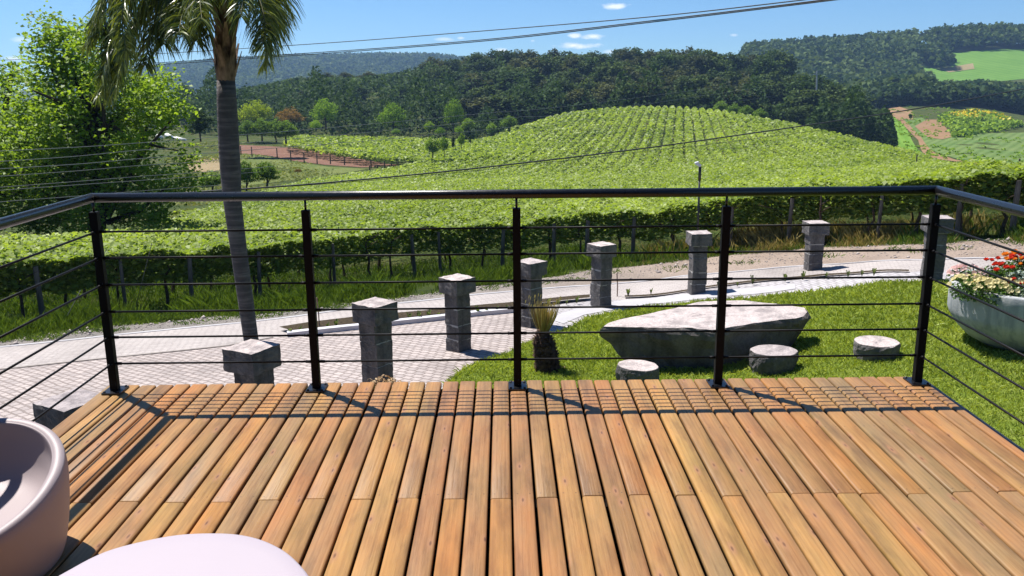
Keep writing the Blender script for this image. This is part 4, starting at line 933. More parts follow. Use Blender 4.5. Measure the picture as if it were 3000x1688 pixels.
# grass: weeds on the bank and below the vines, lawn in the garden ----------------
M_grass = m_leaf('bank_grass', (.05, .10, .015), (.16, .24, .04), .35, .5, .3)
M_dry = m_leaf('dry_grass', (.17, .13, .035), (.50, .40, .15), .3, .6, .2, (1.1, 1.05, .7))
M_lawn = m_leaf('lawn_blade', (.15, .215, .022), (.43, .50, .10), .35, .5, .3)
def blades(X, Y, H, W, lean, r, Z=None):
    n = len(X); Z = gz(X, Y) if Z is None else Z; a = r.uniform(0, 2*math.pi, n); L = r.normal(size=(n, 2))*lean[:, None]*H[:, None]
    sx, sy = np.cos(a)*W/2, np.sin(a)*W/2
    V = np.stack([np.stack([X - sx, Y - sy, Z - .01], 1), np.stack([X + sx, Y + sy, Z - .01], 1), np.stack([X + L[:, 0]*.4 + sx*.7, Y + L[:, 1]*.4 + sy*.7, Z + H*.6], 1), np.stack([X + L[:, 0], Y + L[:, 1], Z + H], 1)], 1).reshape(-1, 3)
    i = np.arange(n)*4; return V, np.stack([i, i+1, i+2, i+3], 1)
def in_poly(x, y, P):
    P = np.array([(p[0], p[1]) for p in P]); c = np.zeros(len(x), bool); j = len(P)-1
    for i in range(len(P)):
        xi, yi = P[i]; xj, yj = P[j]; m = ((yi > y) != (yj > y)) & (x < (xj-xi)*(y-yi)/(yj-yi + 1e-12) + xi); c ^= m; j = i
    return c
ve_t = np.array([p.x/p.y for p in verge_e]); ve_d = np.array([p.y for p in verge_e])
r5 = np.random.default_rng(5)
n = 300000; tt = np.concatenate([r5.uniform(-.72, .72, 220000), r5.uniform(.10, .72, 80000)]); a0 = np.interp(tt, ve_t, ve_d); dd = a0 - .25 + r5.random(n)**1.5*9.5; X, Y = tt*dd, dd
pn = np.array([noise.noise(Vector((x*.8, y*.8, 2))) for x, y in zip(X, Y)])
dist = dd - a0; dens = np.clip(.35 + pn*1.6 + dist*.5, 0, 1)*np.where(tt > .12, .75, 1.0)*np.where(dist > 1.5, .30, 1); ok = r5.random(n) < dens; pb0 = np.array([noise.noise(Vector((x*.55 - y*.25, y*.5, 31))) for x, y in zip(X, Y)]); ok &= ~((tt > .1) & (pb0 < .05) & (dist > .5) & (r5.random(n) < .85)); X, Y, tt, pn, dist = [q[ok] for q in (X, Y, tt, pn, dist)]
H = (.10 + .26*np.clip(dist/1.0, 0, 1))*np.where(dist > 1.3, .5, 1)*r5.uniform(.5, 1.35, len(X))*(1 + .5*pn); W = r5.uniform(.009, .018, len(X))
pb_ = np.array([noise.noise(Vector((x*.55 - y*.25, y*.5, 31))) for x, y in zip(X, Y)])
dry = r5.random(len(X)) < np.clip((tt - .13)*6 + pn*.6, 0.0, .92)*np.clip(.55 + pb_*2.2, .06, 1)*np.where(dist < .5, .6, 1)
for nm, m, msk, hs, lab in (('bank_grass', M_grass, ~dry, 1, 'tall green weeds on the bank between the road and the vines'), ('dry_grass', M_dry, dry, 1.4, 'golden dry tall grass on the bank under the vines at right')):
    V, F = blades(X[msk], Y[msk], H[msk]*hs, W[msk]*(1 if hs == 1 else .45), r5.uniform(.1, .5, msk.sum()), r5)
    o = link(nm, mesh_np(nm, V, F, r5.random(len(F))), m); tag(o, lab, 'grass', None, 'stuff')
lawn_poly = list(lawn_e) + [Vector((16, 12, 0)), Vector((16, 5.2, 0)), Vector((-1.2, 5.2, 0)), Vector((-1.6, 8.5, 0)), Vector((-.95, 8.5, 0))]
t = NT('lawn_mat'); v = t.coord()
M_lawnb = t.done(t.pbr(t.ramp(t.noise(v, 1.2, 7, .65), [(.3, (.11, .165, .018)), (.55, (.15, .205, .028)), (.75, (.20, .225, .05))]), .95, t.bump(t.noise(v, 40, 5, .7), .03), .1))
drape('lawn', lawn_poly, .3, .034, M_lawnb)
n = 430000; X = r5.uniform(-2, 13, n); Y = r5.uniform(6.6, 19, n); ok = in_poly(X, Y, lawn_poly) & (np.abs(X/Y) < .92) & (r5.random(n) < np.clip((9.5/Y)**1.3, .25, 1)*1.0)
X, Y = X[ok], Y[ok]; sc = np.clip(Y/10.5, .8, 1.6)
V, F = blades(X, Y, r5.uniform(.022, .055, len(X))*sc, r5.uniform(.008, .016, len(X))*sc, r5.uniform(.3, 1.0, len(X)), r5, gz(X, Y) + .034)
pn = np.array([noise.noise(Vector((x*1.4, y*1.4, 7))) for x, y in zip(X, Y)])
o = link('lawn_grass', mesh_np('lawn_grass', V, F, np.clip(r5.normal(.5, .27, len(F)) + .35*pn, 0, 1)), M_lawn); tag(o, 'short mown lawn grass around the stone table', 'grass', None, 'stuff')
print('lawn blades', len(F))

# loose stones and weeds on the gravel verge, rough growth on the meadows below
n = 2600; tt = r5.uniform(-.68, .72, n); lo = np.interp(tt, [p.x/p.y for p in far_e], [p.y for p in far_e]); hi = np.interp(tt, ve_t, ve_d); dd = lo + (hi - lo)*(.12 + .95*r5.random(n)**.6); X, Y = tt*dd, dd
ico = np.array([(1, 0, 0), (-1, 0, 0), (0, 1, 0), (0, -1, 0), (0, 0, .8), (0, 0, -.5)]); fi = np.array([(0, 2, 4), (2, 1, 4), (1, 3, 4), (3, 0, 4), (2, 0, 5), (1, 2, 5), (3, 1, 5), (0, 3, 5)])
sz = r5.uniform(.008, .028, n)*(1 + 2.0*(r5.random(n) < .05)); V = (ico[None]*r5.uniform(.6, 1.2, (n, 6, 1))*sz[:, None, None] + np.stack([X, Y, gz(X, Y) + .018], 1)[:, None]).reshape(-1, 3); F = (fi[None] + (np.arange(n)*6)[:, None, None]).reshape(-1, 3)
o = link('verge_stones', mesh_np('verge_stones', V, F), m_plain('verge_stone', (.26, .22, .20), .9, (.46, .41, .38), 3)); tag(o, 'loose pebbles and clods on the gravel verge beside the road', 'stones', None, 'stuff')
n = 9000; tt = r5.uniform(-.66, .72, n); lo = np.interp(tt, [p.x/p.y for p in far_e], [p.y for p in far_e]); hi = np.interp(tt, ve_t, ve_d); dd = lo + (hi - lo)*(.25 + .8*r5.random(n)); X, Y = tt*dd, dd
pn = np.array([noise.noise(Vector((x*1.3, y*1.3, 12))) for x, y in zip(X, Y)]); ok = pn > np.interp(tt, [-.2, .3], [.02, .22]); X, Y = X[ok], Y[ok]
V, F = blades(X, Y, r5.uniform(.03, .11, len(X)), r5.uniform(.010, .022, len(X)), r5.uniform(.5, 1.2, len(X)), r5); o = link('verge_weeds', mesh_np('verge_weeds', V, F, r5.random(len(F))), M_grass); tag(o, 'low weeds in patches on the gravel verge', 'weeds', None, 'stuff')
n = 16000; tt = r5.uniform(tof(520), tof(1120), n); dd = np.sqrt(r5.uniform(55**2, 205**2, n)); ok = dd > farD(tt) + 3; tt, dd = tt[ok], dd[ok]; X, Y = tt*dd, dd; sp_ = [on_g(x, y, 90) for x, y in [(640, 428), (705, 426), (800, 430), (900, 436), (1000, 458), (1090, 473), (1170, 486), (1060, 492), (950, 484), (860, 472), (780, 456), (640, 447)]]
pn = np.array([noise.noise(Vector((x*.07, y*.07, 21))) for x, y in zip(X, Y)]); ok = ~in_poly(X, Y, sp_) & (r5.random(len(X)) < np.clip(.35 + 1.6*pn, 0, 1)); X, Y, pn = X[ok], Y[ok], pn[ok]
V, F = leaf_quads(np.stack([X, Y, gz(X, Y) + .1 + .5*r5.random(len(X))*np.clip(pn*2, .2, 1)], 1), r5.uniform(.35, .75, len(X)), .8, .8, r5)
o = link('meadow_growth', mesh_np('meadow_growth', V, F, np.clip(r5.normal(.5, .28, len(F)), 0, 1)), m_leaf('meadow_leaf', (.07, .11, .025), (.25, .27, .08), .3, .7, .1)); tag(o, 'rough grass and low weeds over the meadow below the brown field', 'grass', None, 'stuff')

# ------------------------------------------------------------------ trees
def crown_cloud(lobes, n, size, r, shell=.55, flat=.25, clump=.5, clump_n=26):
    # lobes: (center, radii); leaves gathered in clumps spread through each lobe
    vol = np.array([l[1][0]*l[1][1]*l[1][2] for l in lobes])**.67; cnt = np.maximum(1, (n*vol/vol.sum()/clump_n).astype(int)); C = []
    for (c, rad), k in zip(lobes, cnt):
        q = r.normal(size=(k, 3)); q /= np.linalg.norm(q, axis=1, keepdims=True); q *= (shell + (1-shell)*r.random((k, 1)))*r.uniform(.82, 1.1, (k, 1))
        q = q*np.array(rad) + np.array(c); o = r.normal(size=(k, clump_n, 3))*clump*np.array([1, 1, .7]); C.append((q[:, None] + o).reshape(-1, 3))
    C = np.concatenate(C); V, F = leaf_quads(C, size*r.uniform(.7, 1.3, len(C)), flat, .9, r)
    return V, F
def limbs(bm, base, top, r0, lobes, nb, rr):
    mid = base.lerp(top, .5) + Vector((rr.normal(), rr.normal(), 0))*r0*1.2
    tube(bm, [base - Vector((0, 0, r0)), base.lerp(mid, .5), mid, top], [r0*1.2, r0, r0*.75, r0*.35], 10)
    for k in range(nb):
        c, rad = lobes[k % len(lobes)]; s = mid.lerp(top, rr.uniform(-.6, .7)); e = Vector(c) + Vector(rr.normal(size=3)*.3*np.array(rad)); m = s.lerp(e, .5) + Vector((0, 0, -.08*(e-s).length))
        tube(bm, [s, m, e], [r0*.42, r0*.26, r0*.08], 6)

M_tbark = m_plain('tree_bark', (.035, .028, .024), .95, (.075, .06, .05), 8, .02, 20, .1)
M_big = m_leaf('plane_leaf', (.09, .175, .014), (.32, .46, .055), .48, .5, .2)
rr = np.random.default_rng(21); BD = 34
def lobe(px, py, rp, D=BD, ky=1.0):
    c = at_d(px, py, D); q = rp/2540*D; return (np.array(c), np.array([q, q*1.15, q*ky]))
BL1 = [(165, 95, 55), (195, 150, 75), (135, 205, 75), (285, 120, 70), (250, 190, 85), (215, 265, 95), (110, 290, 80), (320, 230, 80), (390, 270, 75), (465, 290, 75), (505, 340, 55), (425, 350, 85), (320, 330, 85), (160, 370, 105), (60, 400, 100), (260, 430, 105), (375, 445, 75), (535, 455, 38), (30, 500, 110), (150, 500, 110), (290, 520, 100), (420, 530, 85), (520, 520, 55), (-60, 430, 120), (-80, 560, 130), (60, 590, 100), (190, 600, 100), (340, 610, 80), (460, 600, 60), (-200, 480, 140), (-180, 330, 90), (250, 650, 60), (390, 650, 45), (130, 650, 65), (100, 130, 30), (355, 175, 45), (480, 240, 40)]
lobes = [lobe(x, y, q, BD + rr.uniform(-2.2, 2.2)) for x, y, q in BL1]
bt = at_d(270, 720, BD); bt.z = g1(bt.x, bt.y)
big = empty('broadleaf_tree', bt, 0, 'huge bright green broadleaf tree with dark trunk at the left behind the palm', 'tree')
Lloc = [(c - np.array(bt), q) for c, q in lobes]
V, F = crown_cloud(Lloc, 46000, .165, rr, .45, .6, .27, 40)
link('crown', mesh_np('crown', V, F, np.clip(rr.normal(.5, .25, len(F)), 0, 1)), M_big, big)
bm = bmesh.new(); limbs(bm, Vector((0, 0, 0)), Vector(Lloc[4][0]), .34, Lloc, 30, rr); from_bm('trunk', bm, M_tbark, big, True)
# outlying twigs at far left
sm = [lobe(35, 210, 42, 37), lobe(10, 235, 30, 37), lobe(-40, 250, 60, 37)]; bt2 = at_d(-60, 700, 37); bt2.z = g1(bt2.x, bt2.y)
t2 = empty('broadleaf_tree', bt2, 0, 'second broadleaf tree whose top just shows at the left picture edge', 'tree'); L2 = [(c - np.array(bt2), q) for c, q in sm + [lobe(-120, 400, 150, 37)]]
V, F = crown_cloud(L2, 5000, .17, rr, .4, .3, .3, 20); link('crown', mesh_np('crown', V, F, np.clip(rr.normal(.5, .25, len(F)), 0, 1)), M_big, t2)
bm = bmesh.new(); limbs(bm, Vector((0, 0, 0)), Vector(L2[0][0]), .2, L2, 6, rr); from_bm('trunk', bm, M_tbark, t2, True)

# generic tree prototypes (unit height), copied with their parts
def m_crown(n, a, b, tr=.25):
    m = m_leaf(n, a, b, tr, .7, .08); nt = m.node_tree; oi = nt.nodes.new('ShaderNodeObjectInfo'); rp = nt.nodes.new('ShaderNodeValToRGB'); e = rp.color_ramp.elements
    e[0].color = (.62, .68, .70, 1); e[1].color = (1.35, 1.28, 1.15, 1); nt.links.new(oi.outputs['Random'], rp.inputs['Fac'])
    ramp = next(q for q in nt.nodes if q.type == 'VALTORGB' and q != rp); mx = nt.nodes.new('ShaderNodeMix'); mx.data_type = 'RGBA'; mx.blend_type = 'MULTIPLY'; mx.inputs['Factor'].default_value = 1
    outs = [l.to_socket for l in ramp.outputs['Color'].links]; nt.links.new(ramp.outputs['Color'], mx.inputs['A']); nt.links.new(rp.outputs['Color'], mx.inputs['B'])
    for q in outs: nt.links.new(mx.outputs['Result'], q)
    return m
MC = {'euc': m_crown('eucalyptus_leaf', (.022, .044, .015), (.115, .17, .055)), 'eucb': m_crown('brownish_leaf', (.026, .038, .018), (.125, .145, .062)), 'dark': m_crown('dark_leaf', (.016, .038, .012), (.075, .13, .034)),
      'light': m_crown('light_leaf', (.08, .17, .016), (.25, .40, .045), .4), 'bright': m_crown('yellowgreen_leaf', (.15, .22, .010), (.36, .46, .02), .4), 'rust': m_crown('rust_leaf', (.11, .075, .022), (.26, .17, .055), .3),
      'citrus': m_crown('citrus_leaf', (.035, .09, .012), (.30, .46, .07), .35)}
protos = {}
def proto(kind, var, lobes, n, size, trunk_r, shell=.5, clump=.045, cn=12, nb=7, flat=.25):
    r_ = np.random.default_rng(abs(hash((kind, var))) % 10000 if False else (sum(map(ord, kind))*31 + var)); 
    V, F = crown_cloud([(np.array(c), np.array(q)) for c, q in lobes], n, size, r_, shell, flat, clump, cn)
    cr = mesh_np('crown', V, F, np.clip(r_.normal(.5, .27, len(F)), 0, 1)); cr.materials.append(MC[kind])
    bm = bmesh.new(); limbs(bm, Vector((0, 0, -.02)), Vector((0, 0, max(.5, lobes[0][0][2]))), trunk_r, [(np.array(c), np.array(q)) for c, q in lobes], nb, r_)
    bmesh.ops.recalc_face_normals(bm, faces=bm.faces); tm = bpy.data.meshes.new('trunk'); bm.to_mesh(tm); bm.free(); tm.materials.append(M_tbark)
    protos.setdefault(kind, []).append((cr, tm))
def tree(name, kind, var, loc, h, wf, rz, label, cat='tree', group=None):
    cr, tm = protos[kind][var % len(protos[kind])]; e = empty(name, loc, rz, label, cat, group); e.scale = (h*wf, h*wf, h)
    for nm, me in (('crown', cr), ('trunk', tm)):
        o = bpy.data.objects.new(nm, me); COL.objects.link(o); o.parent = e
    return e
rt = np.random.default_rng(77)
for kind in ('euc', 'eucb', 'dark'):
    for v_ in range(4):
        lb = [((0, 0, .80), (.15, .15, .19))]
        for k in range(8): a = k*2.4 + v_; z = .34 + .065*k; q = rt.uniform(.09, .16); lb.append(((math.cos(a)*rt.uniform(.06, .17), math.sin(a)*rt.uniform(.06, .17), z), (q, q, q*.95)))
        proto(kind, v_, lb, 2400, .048, .016, .6, .034, 16, 8)
for kind in ('light', 'bright', 'rust'):
    for v_ in range(2):
        lb = [((0, 0, .70), (.30, .30, .28))]
        for k in range(6): a = k*1.05 + v_; lb.append(((math.cos(a)*.30, math.sin(a)*.30, .45 + .12*(k % 2)), (.22, .22, .22)))
        proto(kind, v_, lb, 3000, .050, .03, .65, .05, 10, 6)
for v_ in range(3):
    lb = [((0, 0, .62), (.34, .34, .34))] + [((math.cos(k*1.25 + v_)*.26, math.sin(k*1.25 + v_)*.26, .45 + .06*(k % 3)), (.26, .26, .25)) for k in range(5)]
    proto('citrus', v_, lb, 3600, .060, .035, .75, .045, 12, 5, .7)

# eucalyptus wood on the ridge behind the vineyard
sky = [(480, 300), (534, 282), (620, 268), (696, 257), (800, 236), (900, 215), (990, 212), (1074, 212), (1190, 199), (1252, 170), (1343, 152), (1397, 143), (1460, 146), (1529, 138), (1604, 139), (1728, 146), (1800, 140), (1865, 133), (1960, 140), (2025, 137), (2066, 130), (2124, 141), (2161, 160), (2248, 145), (2286, 132), (2306, 160), (2325, 203), (2373, 209), (2455, 230), (2517, 270), (2571, 331), (2590, 372)]
bot = [(480, 372), (700, 372), (900, 382), (1200, 394), (1400, 384), (1500, 366), (1600, 340), (1700, 322), (1910, 312), (2100, 322), (2200, 334), (2300, 362), (2400, 392), (2500, 400), (2590, 398)]
sx, sy = zip(*sky); bx, by = zip(*bot)
labs = {'euc': 'tall olive green eucalyptus in the dense wood on the ridge behind the vineyard', 'eucb': 'tall brownish grey eucalyptus in the dense wood on the ridge behind the vineyard', 'dark': 'deep green broadleaf tree in the dense wood on the ridge behind the vineyard'}
nw = 0
for lay, (D0, f0, f1, step) in enumerate(((262, .20, .46, 40), (285, .36, .62, 37), (312, .52, .78, 34), (342, .70, .92, 31), (378, .90, 1.0, 26))):
    px = 492 + rt.uniform(0, step)
    while px < 2585:
        D = D0 + rt.uniform(-9, 9); top = np.interp(px, bx, by)*(1-1) ; b_ = np.interp(px, bx, by); s_ = np.interp(px, sx, sy)
        f = rt.uniform(f0, f1) if lay < 4 else rt.uniform(.90, 1.015)
        if px > 2330: D = 235 + (D - 262)*.45
        ty = b_ + (s_ - b_)*f; tp_ = at_d(px, ty, D); gg = g1(tp_.x, tp_.y); h = tp_.z - gg
        if h > 5 and nw < 292:
            hh_ = min(h, 31); loc = (tp_.x, tp_.y, tp_.z - hh_)
            k = rt.random(); kind = ('dark' if k < .35 else 'euc') if px > 2200 else ('eucb' if k < .34 else 'euc' if k < .82 else 'dark')
            tree('woodland_tree', kind, int(rt.integers(0, 4)), loc, hh_, rt.uniform(.85, 1.25)*np.clip(20/hh_, .85, 1.7), rt.uniform(0, 6.28), labs[kind], 'tree', 'trees of the ridge wood'); nw += 1
        px += step*rt.uniform(.75, 1.25)
print('wood', nw)
# undergrowth that closes the wood's foot
n = 42000; px = rt.uniform(480, 2590, n); D = np.where((px < 1490) & (px > 600), rt.uniform(224, 300, n), rt.uniform(246, 300, n)); D = np.where(px > 2330, 215 + (D - 246)*.5, D); tt = (px-1500)/2540*1.028 + .0096
ht = rt.random(n)*np.clip(9 + 4*np.sin(px*.021) + 3*np.sin(px*.067), 4, 16); C = np.stack([tt*D, D, gz(tt*D, D) + ht], 1)
V, F = leaf_quads(C, rt.uniform(.7, 1.4, n), .2, .9, rt); o = link('undergrowth', mesh_np('undergrowth', V, F, np.clip(rt.normal(.3, .22, n), 0, 1)), MC['dark']); tag(o, 'dark undergrowth closing the foot of the ridge wood', 'undergrowth', None, 'stuff')

n = 26000; px = rt.uniform(470, 2250, n); D = rt.uniform(300, 425, n); tt = (px-1500)/2540*1.028 + .0096; hm = np.array([noise.noise(Vector((a*.02, b*.05, 4))) for a, b in zip(px, D)])
zt_ = np.array([at_d(a, np.interp(a, sx, sy) + 14, b).z for a, b in zip(px, D)]); g0 = gz(tt*D, D); hc = np.minimum(np.clip(9 + 7*hm, 3, 16), zt_ - g0); ok = hc > .8; px, D, tt, g0, hc = [q[ok] for q in (px, D, tt, g0, hc)]; n = len(px)
C = np.stack([tt*D, D, g0 + hc*rt.random(n)**.6], 1)
V, F = leaf_quads(C, rt.uniform(.9, 1.8, n), .3, .9, rt); o = link('undergrowth', mesh_np('undergrowth', V, F, np.clip(rt.normal(.4, .25, n), 0, 1)), MC['dark']); tag(o, 'mixed low growth between the trees high on the wooded ridge', 'undergrowth', None, 'stuff')
def place(name, kind, px, by_, ty, D, wf, label, cat='tree', group=None, var=None):
    a = at_d(px, by_, D); b = at_d(px, ty, D); return tree(name, kind, int(rt.integers(0, 3)) if var is None else var, a, b.z - a.z, wf, rt.uniform(0, 6.28), label, cat, group)
place('round_tree', 'bright', 748, 374, 290, 205, 1.25, 'broad yellow green domed tree beside the palm trunk, before the wood', var=0)
place('rust_tree', 'rust', 852, 374, 313, 208, 1.3, 'rust orange flowering tree between the yellow green dome and the wood', var=0)
place('light_tree', 'light', 955, 376, 284, 219, .9, 'light green tall tree at the wood edge, right of the rust orange tree')
place('light_tree', 'light', 925, 384, 350, 205, 1.1, 'small light green bushy tree at the left end of the second vineyard')
place('light_tree', 'light', 1153, 390, 298, 222, .9, 'bright light green tree standing out against the middle of the dark wood')
place('light_tree', 'light', 1330, 384, 285, 222, .6, 'slim mid green tree at the wood edge above the small leafy trees')
place('olive_tree', 'dark', 588, 412, 318, 110, 1.5, 'dark round tree partly hidden behind the palm trunk, left side', var=1)
for k, (px, b_, t_, w, lab) in enumerate(((726, 412, 350, 1.0, 'leftmost of the four round citrus trees on the brown field'), (768, 412, 343, .95, 'second round citrus tree on the brown field, the tallest'), (810, 413, 348, .9, 'third round citrus tree on the brown field'), (838, 418, 350, 1.15, 'rightmost and broadest of the four round citrus trees on the brown field'))):
    place('citrus_tree', 'citrus', px, b_, t_, 168, w, lab, 'tree', 'citrus trees on the brown field', k % 3)
for px, b_, t_, D, w, lab in ((622, 560, 500, 62, 1.2, 'dark rounded bush just left of the palm trunk above the handrail'), (722, 555, 466, 66, .75, 'dark rounded bush touching the right side of the palm trunk'), (782, 545, 470, 68, 1.05, 'dark rounded bush with bright top at the far corner of the vineyard')):
    place('citrus_bush', 'citrus', px, b_ , t_, D, w, lab, 'bush', 'dark bushes behind the palm')
for px, b_, t_, D, k, w, lab in ((1258, 388, 354, 205, 'citrus', .9, 'small leafy tree standing alone above the second vineyard'), (1290, 398, 372, 198, 'light', 1.2, 'low light green tree right of the lone leafy one'), (1372, 384, 344, 215, 'citrus', 1.0, 'leafy tree at the wood foot above the row of small dark trees'), (1440, 396, 358, 205, 'citrus', .8, 'small tree left of the one on the domed hill shoulder'), (1492, 384, 337, 212, 'citrus', 1.05, 'leafy tree on the left shoulder of the domed hill'), (1345, 398, 368, 198, 'light', .9, 'yellowish low tree between two leafy trees by the wood'),
    (1268, 460, 398, 146, 'citrus', .75, 'dark cone shaped tree at the right end of the second vineyard'), (1302, 455, 398, 150, 'light', .5, 'slender light tree right beside the dark cone shaped tree'), (1328, 440, 400, 156, 'dark', .6, 'narrow dark tree third along the vineyard boundary'), (1352, 434, 388, 160, 'citrus', .5, 'narrow tree fourth along the vineyard boundary'), (1378, 426, 396, 168, 'dark', .6, 'narrow dark tree last along the vineyard boundary'), (1160, 395, 376, 200, 'light', 1.4, 'low round light green bush on the skyline of the second vineyard')):
    place('small_tree', k, px, b_, t_, D, w, lab, 'tree')
for px, b_, t_, D, w, lab in ((2110, 336, 294, 240, 1.1, 'leafy bright green shrub leftmost on the right shoulder of the hill'), (2150, 342, 302, 236, 1.1, 'second leafy shrub on the right shoulder of the hill'), (2185, 348, 307, 232, 1.1, 'third leafy shrub on the right shoulder of the hill'), (2225, 356, 316, 228, 1.1, 'rightmost leafy shrub on the right shoulder of the hill')):
    place('leafy_shrub', 'citrus', px, b_, t_, D, w, lab, 'shrub', 'shrubs on the hill shoulder')
place('dark_shrub', 'dark', 2545, 402, 352, 215, 1.0, 'dark rounded tree at the lower end of the ridge wood', 'tree'); place('dark_shrub', 'dark', 2610, 434, 405, 190, 1.9, 'low dark oval bush alone at the foot of the bright field', 'bush'); place('dark_shrub', 'dark', 2666, 352, 333, 330, 1.2, 'small dark bush at the corner of the clay field', 'bush')
place('broom_shrub', 'rust', 873, 508, 494, 88, 1.6, 'low orange flowering shrub at the far corner of the near vineyard', 'shrub')

# fence posts
M_fp = m_plain('fence_post', (.06, .04, .03), .9, (.10, .07, .055), 20)
bm = bmesh.new(); tube(bm, [(0, 0, -.3), (0, 0, 1.0)], [.05, .045], 6); bmesh.ops.recalc_face_normals(bm, faces=bm.faces); fme = bpy.data.meshes.new('fence_post'); bm.to_mesh(fme); bm.free(); fme.materials.append(M_fp)
for px, b_, t_, D in [(706, 449, 428, 150), (738, 453, 430, 150), (812, 457, 434, 148), (852, 466, 440, 146), (891, 471, 447, 144), (929, 474, 450, 142), (968, 474, 452, 141), (1009, 478, 459, 139), (1087, 487, 466, 135), (1083, 496, 486, 128), (1106, 496, 484, 127), (1127, 491, 472, 129), (1147, 487, 477, 132), (1166, 485, 474, 134)]:
    o = bpy.data.objects.new('fence_post', fme); COL.objects.link(o); a, b = at_d(px, b_, D), at_d(px, t_, D); o.location = a; o.scale = (2.0, 2.0, (b.z - a.z)); tag(o, 'dark wooden fence post along the edge of the brown field', 'fence post', 'fence posts of the brown field')
for px, b_, t_, D in [(2685, 466, 454, 100), (2867, 492, 478, 80), (2885, 494, 472, 78), (2906, 492, 480, 76), (2942, 496, 466, 70), (2984, 488, 465, 68)]:
    o = bpy.data.objects.new('fence_post', fme); COL.objects.link(o); a, b = at_d(px, b_ + 6, D), at_d(px, t_, D); o.location = a; o.scale = (1.6, 1.6, (b.z - a.z)); tag(o, 'dark wooden post above the vines at the right end of the vineyard', 'fence post', 'posts at the right end of the vineyard')
# white cover sheet glimpsed through the tree
wc = at_d(492, 404, 118); we = empty('white_sheet', (wc.x, wc.y, wc.z - .6), 0, 'small bright white sheet showing through the leafy tree left of the palm', 'sheet')
bm = bmesh.new()
for cx, cz, sx_, sz_, ro in ((-1.1, .7, 1.0, .9, .4), (.25, .75, 1.3, .8, .5), (1.6, .45, 1.7, .5, .25)): box(bm, (cx, 0, cz), (sx_, .8, sz_*.6), Matrix.Rotation(ro, 4, 'Y'))
bmesh.ops.bevel(bm, geom=list(bm.edges), offset=.12, segments=2, affect='EDGES'); from_bm('cover', bm, m_plain('white_cover', (.8, .8, .76), .6), we, True)

# ------------------------------------------------------------------ far wooded hills
def woods(name, n, px0, px1, d0, d1, size, hgt, mat, label, excl=(), tintm=.45, ksub=26, test=None):
    r = np.random.default_rng(n + int(px0)); px = r.uniform(px0, px1, n); D = np.sqrt(r.uniform(d0*d0, d1*d1, n)); tt = (px-1500)/2540*1.028 + .0096; X, Y = tt*D, D
    ok = np.ones(n, bool)
    for P in excl: ok &= ~in_poly(X, Y, P)
    if test is not None: ok &= test(px, D)
    X, Y = X[ok], Y[ok]; Z = gz(X, Y); k = len(X); h = hgt*r.uniform(.6, 1.25, k); w = h*r.uniform(.30, .48, k)
    q = r.normal(size=(k, ksub, 3)); q /= np.linalg.norm(q, axis=2, keepdims=True); q *= r.uniform(.7, 1.05, (k, ksub, 1)); q[:, :, 2] = np.abs(q[:, :, 2])*1.0 - .12
    C = np.stack([X, Y, Z + h*.45], 1)[:, None] + q*np.stack([w, w, h*.55], 1)[:, None]
    pt_ = np.array([noise.noise(Vector((a*.012, b*.006, 3))) for a, b in zip(X, Y)]); tn = np.clip((tintm + .25*r.normal(size=k) + .55*pt_)[:, None] + .2*r.normal(size=(k, ksub)), 0, 1).ravel()
    V, F = leaf_quads(C.reshape(-1, 3), np.repeat(size*r.uniform(.8, 1.2, k), ksub), .35, .9, r)
    o = link(name, mesh_np(name, V, F, tn), mat); tag(o, label, 'woodland', None, 'stuff'); print(name, len(F))
P0 = 0
P1 = [on_g(x, y, 560) for x, y in [(2676, 200), (2705, 193), (2760, 208), (2790, 196), (2730, 160), (2850, 152), (3080, 146), (3080, 228), (2930, 240), (2775, 256), (2690, 250), (2672, 236)]]
P2 = [on_g(x, y, 560) for x, y in [(2674, 130), (2712, 127), (2724, 158), (2676, 158)]]
M_far = m_crown('far_wood_leaf', (.020, .05, .016), (.11, .16, .045))
woods('far_woods', 9000, 2150, 3800, 470, 960, 4.2, 15, M_far, 'blue green woodland covering the far right hill around the pastures', (P1, P2), test=lambda p, d: ~((p > 2660) & (d < np.where(p > 2830, 790, 705))))
woods('ridge_woods', 2400, 2150, 3800, 850, 960, 4.2, 17, M_far, 'woodland on the crest of the far right hill', (P1, P2), .35)
woods('far_left_woods', 11000, 200, 1560, 1150, 2000, 6.0, 18, M_far, 'bluish wooded hill on the horizon behind the palm', ksub=18)
woods('valley_woods', 500, 2480, 2745, 428, 470, 3.0, 8, M_far, 'low dark woods directly behind the small clay field', (), .3)
woods('valley_woods', 2400, 2560, 3700, 515, 588, 3.6, 12, M_far, 'tall dark woods along the lower border of the far pastures', (), .35)
woods('valley_woods', 5200, 2450, 3700, 446, 590, 3.2, 10, M_far, 'dark woods in the valley below the far pastures', (), .35)
# flowering mound in the valley
mound = [on_g(x, y, 230) for x, y in [(2752, 352), (2790, 338), (2850, 334), (2910, 340), (2960, 358), (2990, 372), (2920, 385), (2850, 402), (2805, 404), (2780, 378)]]
def bushes(name, poly, n, size, hgt, mat, label, ysel=None):
    r = np.random.default_rng(n); P = np.array([(p[0], p[1]) for p in poly]); X = r.uniform(P[:, 0].min(), P[:, 0].max(), n*3); Y = r.uniform(P[:, 1].min(), P[:, 1].max(), n*3); ok = in_poly(X, Y, poly)
    if ysel: ok &= ysel(Y)
    X, Y = X[ok][:n], Y[ok][:n]; k = len(X); q = r.normal(size=(k, 14, 3)); q /= np.linalg.norm(q, axis=2, keepdims=True); q[:, :, 2] = np.abs(q[:, :, 2])
    C = np.stack([X, Y, gz(X, Y)], 1)[:, None] + q*hgt*r.uniform(.6, 1.3, (k, 1, 1)); V, F = leaf_quads(C.reshape(-1, 3), size, .4, .9, r)
    o = link(name, mesh_np(name, V, F, r.random(len(F))), mat); tag(o, label, 'shrubs', None, 'stuff')
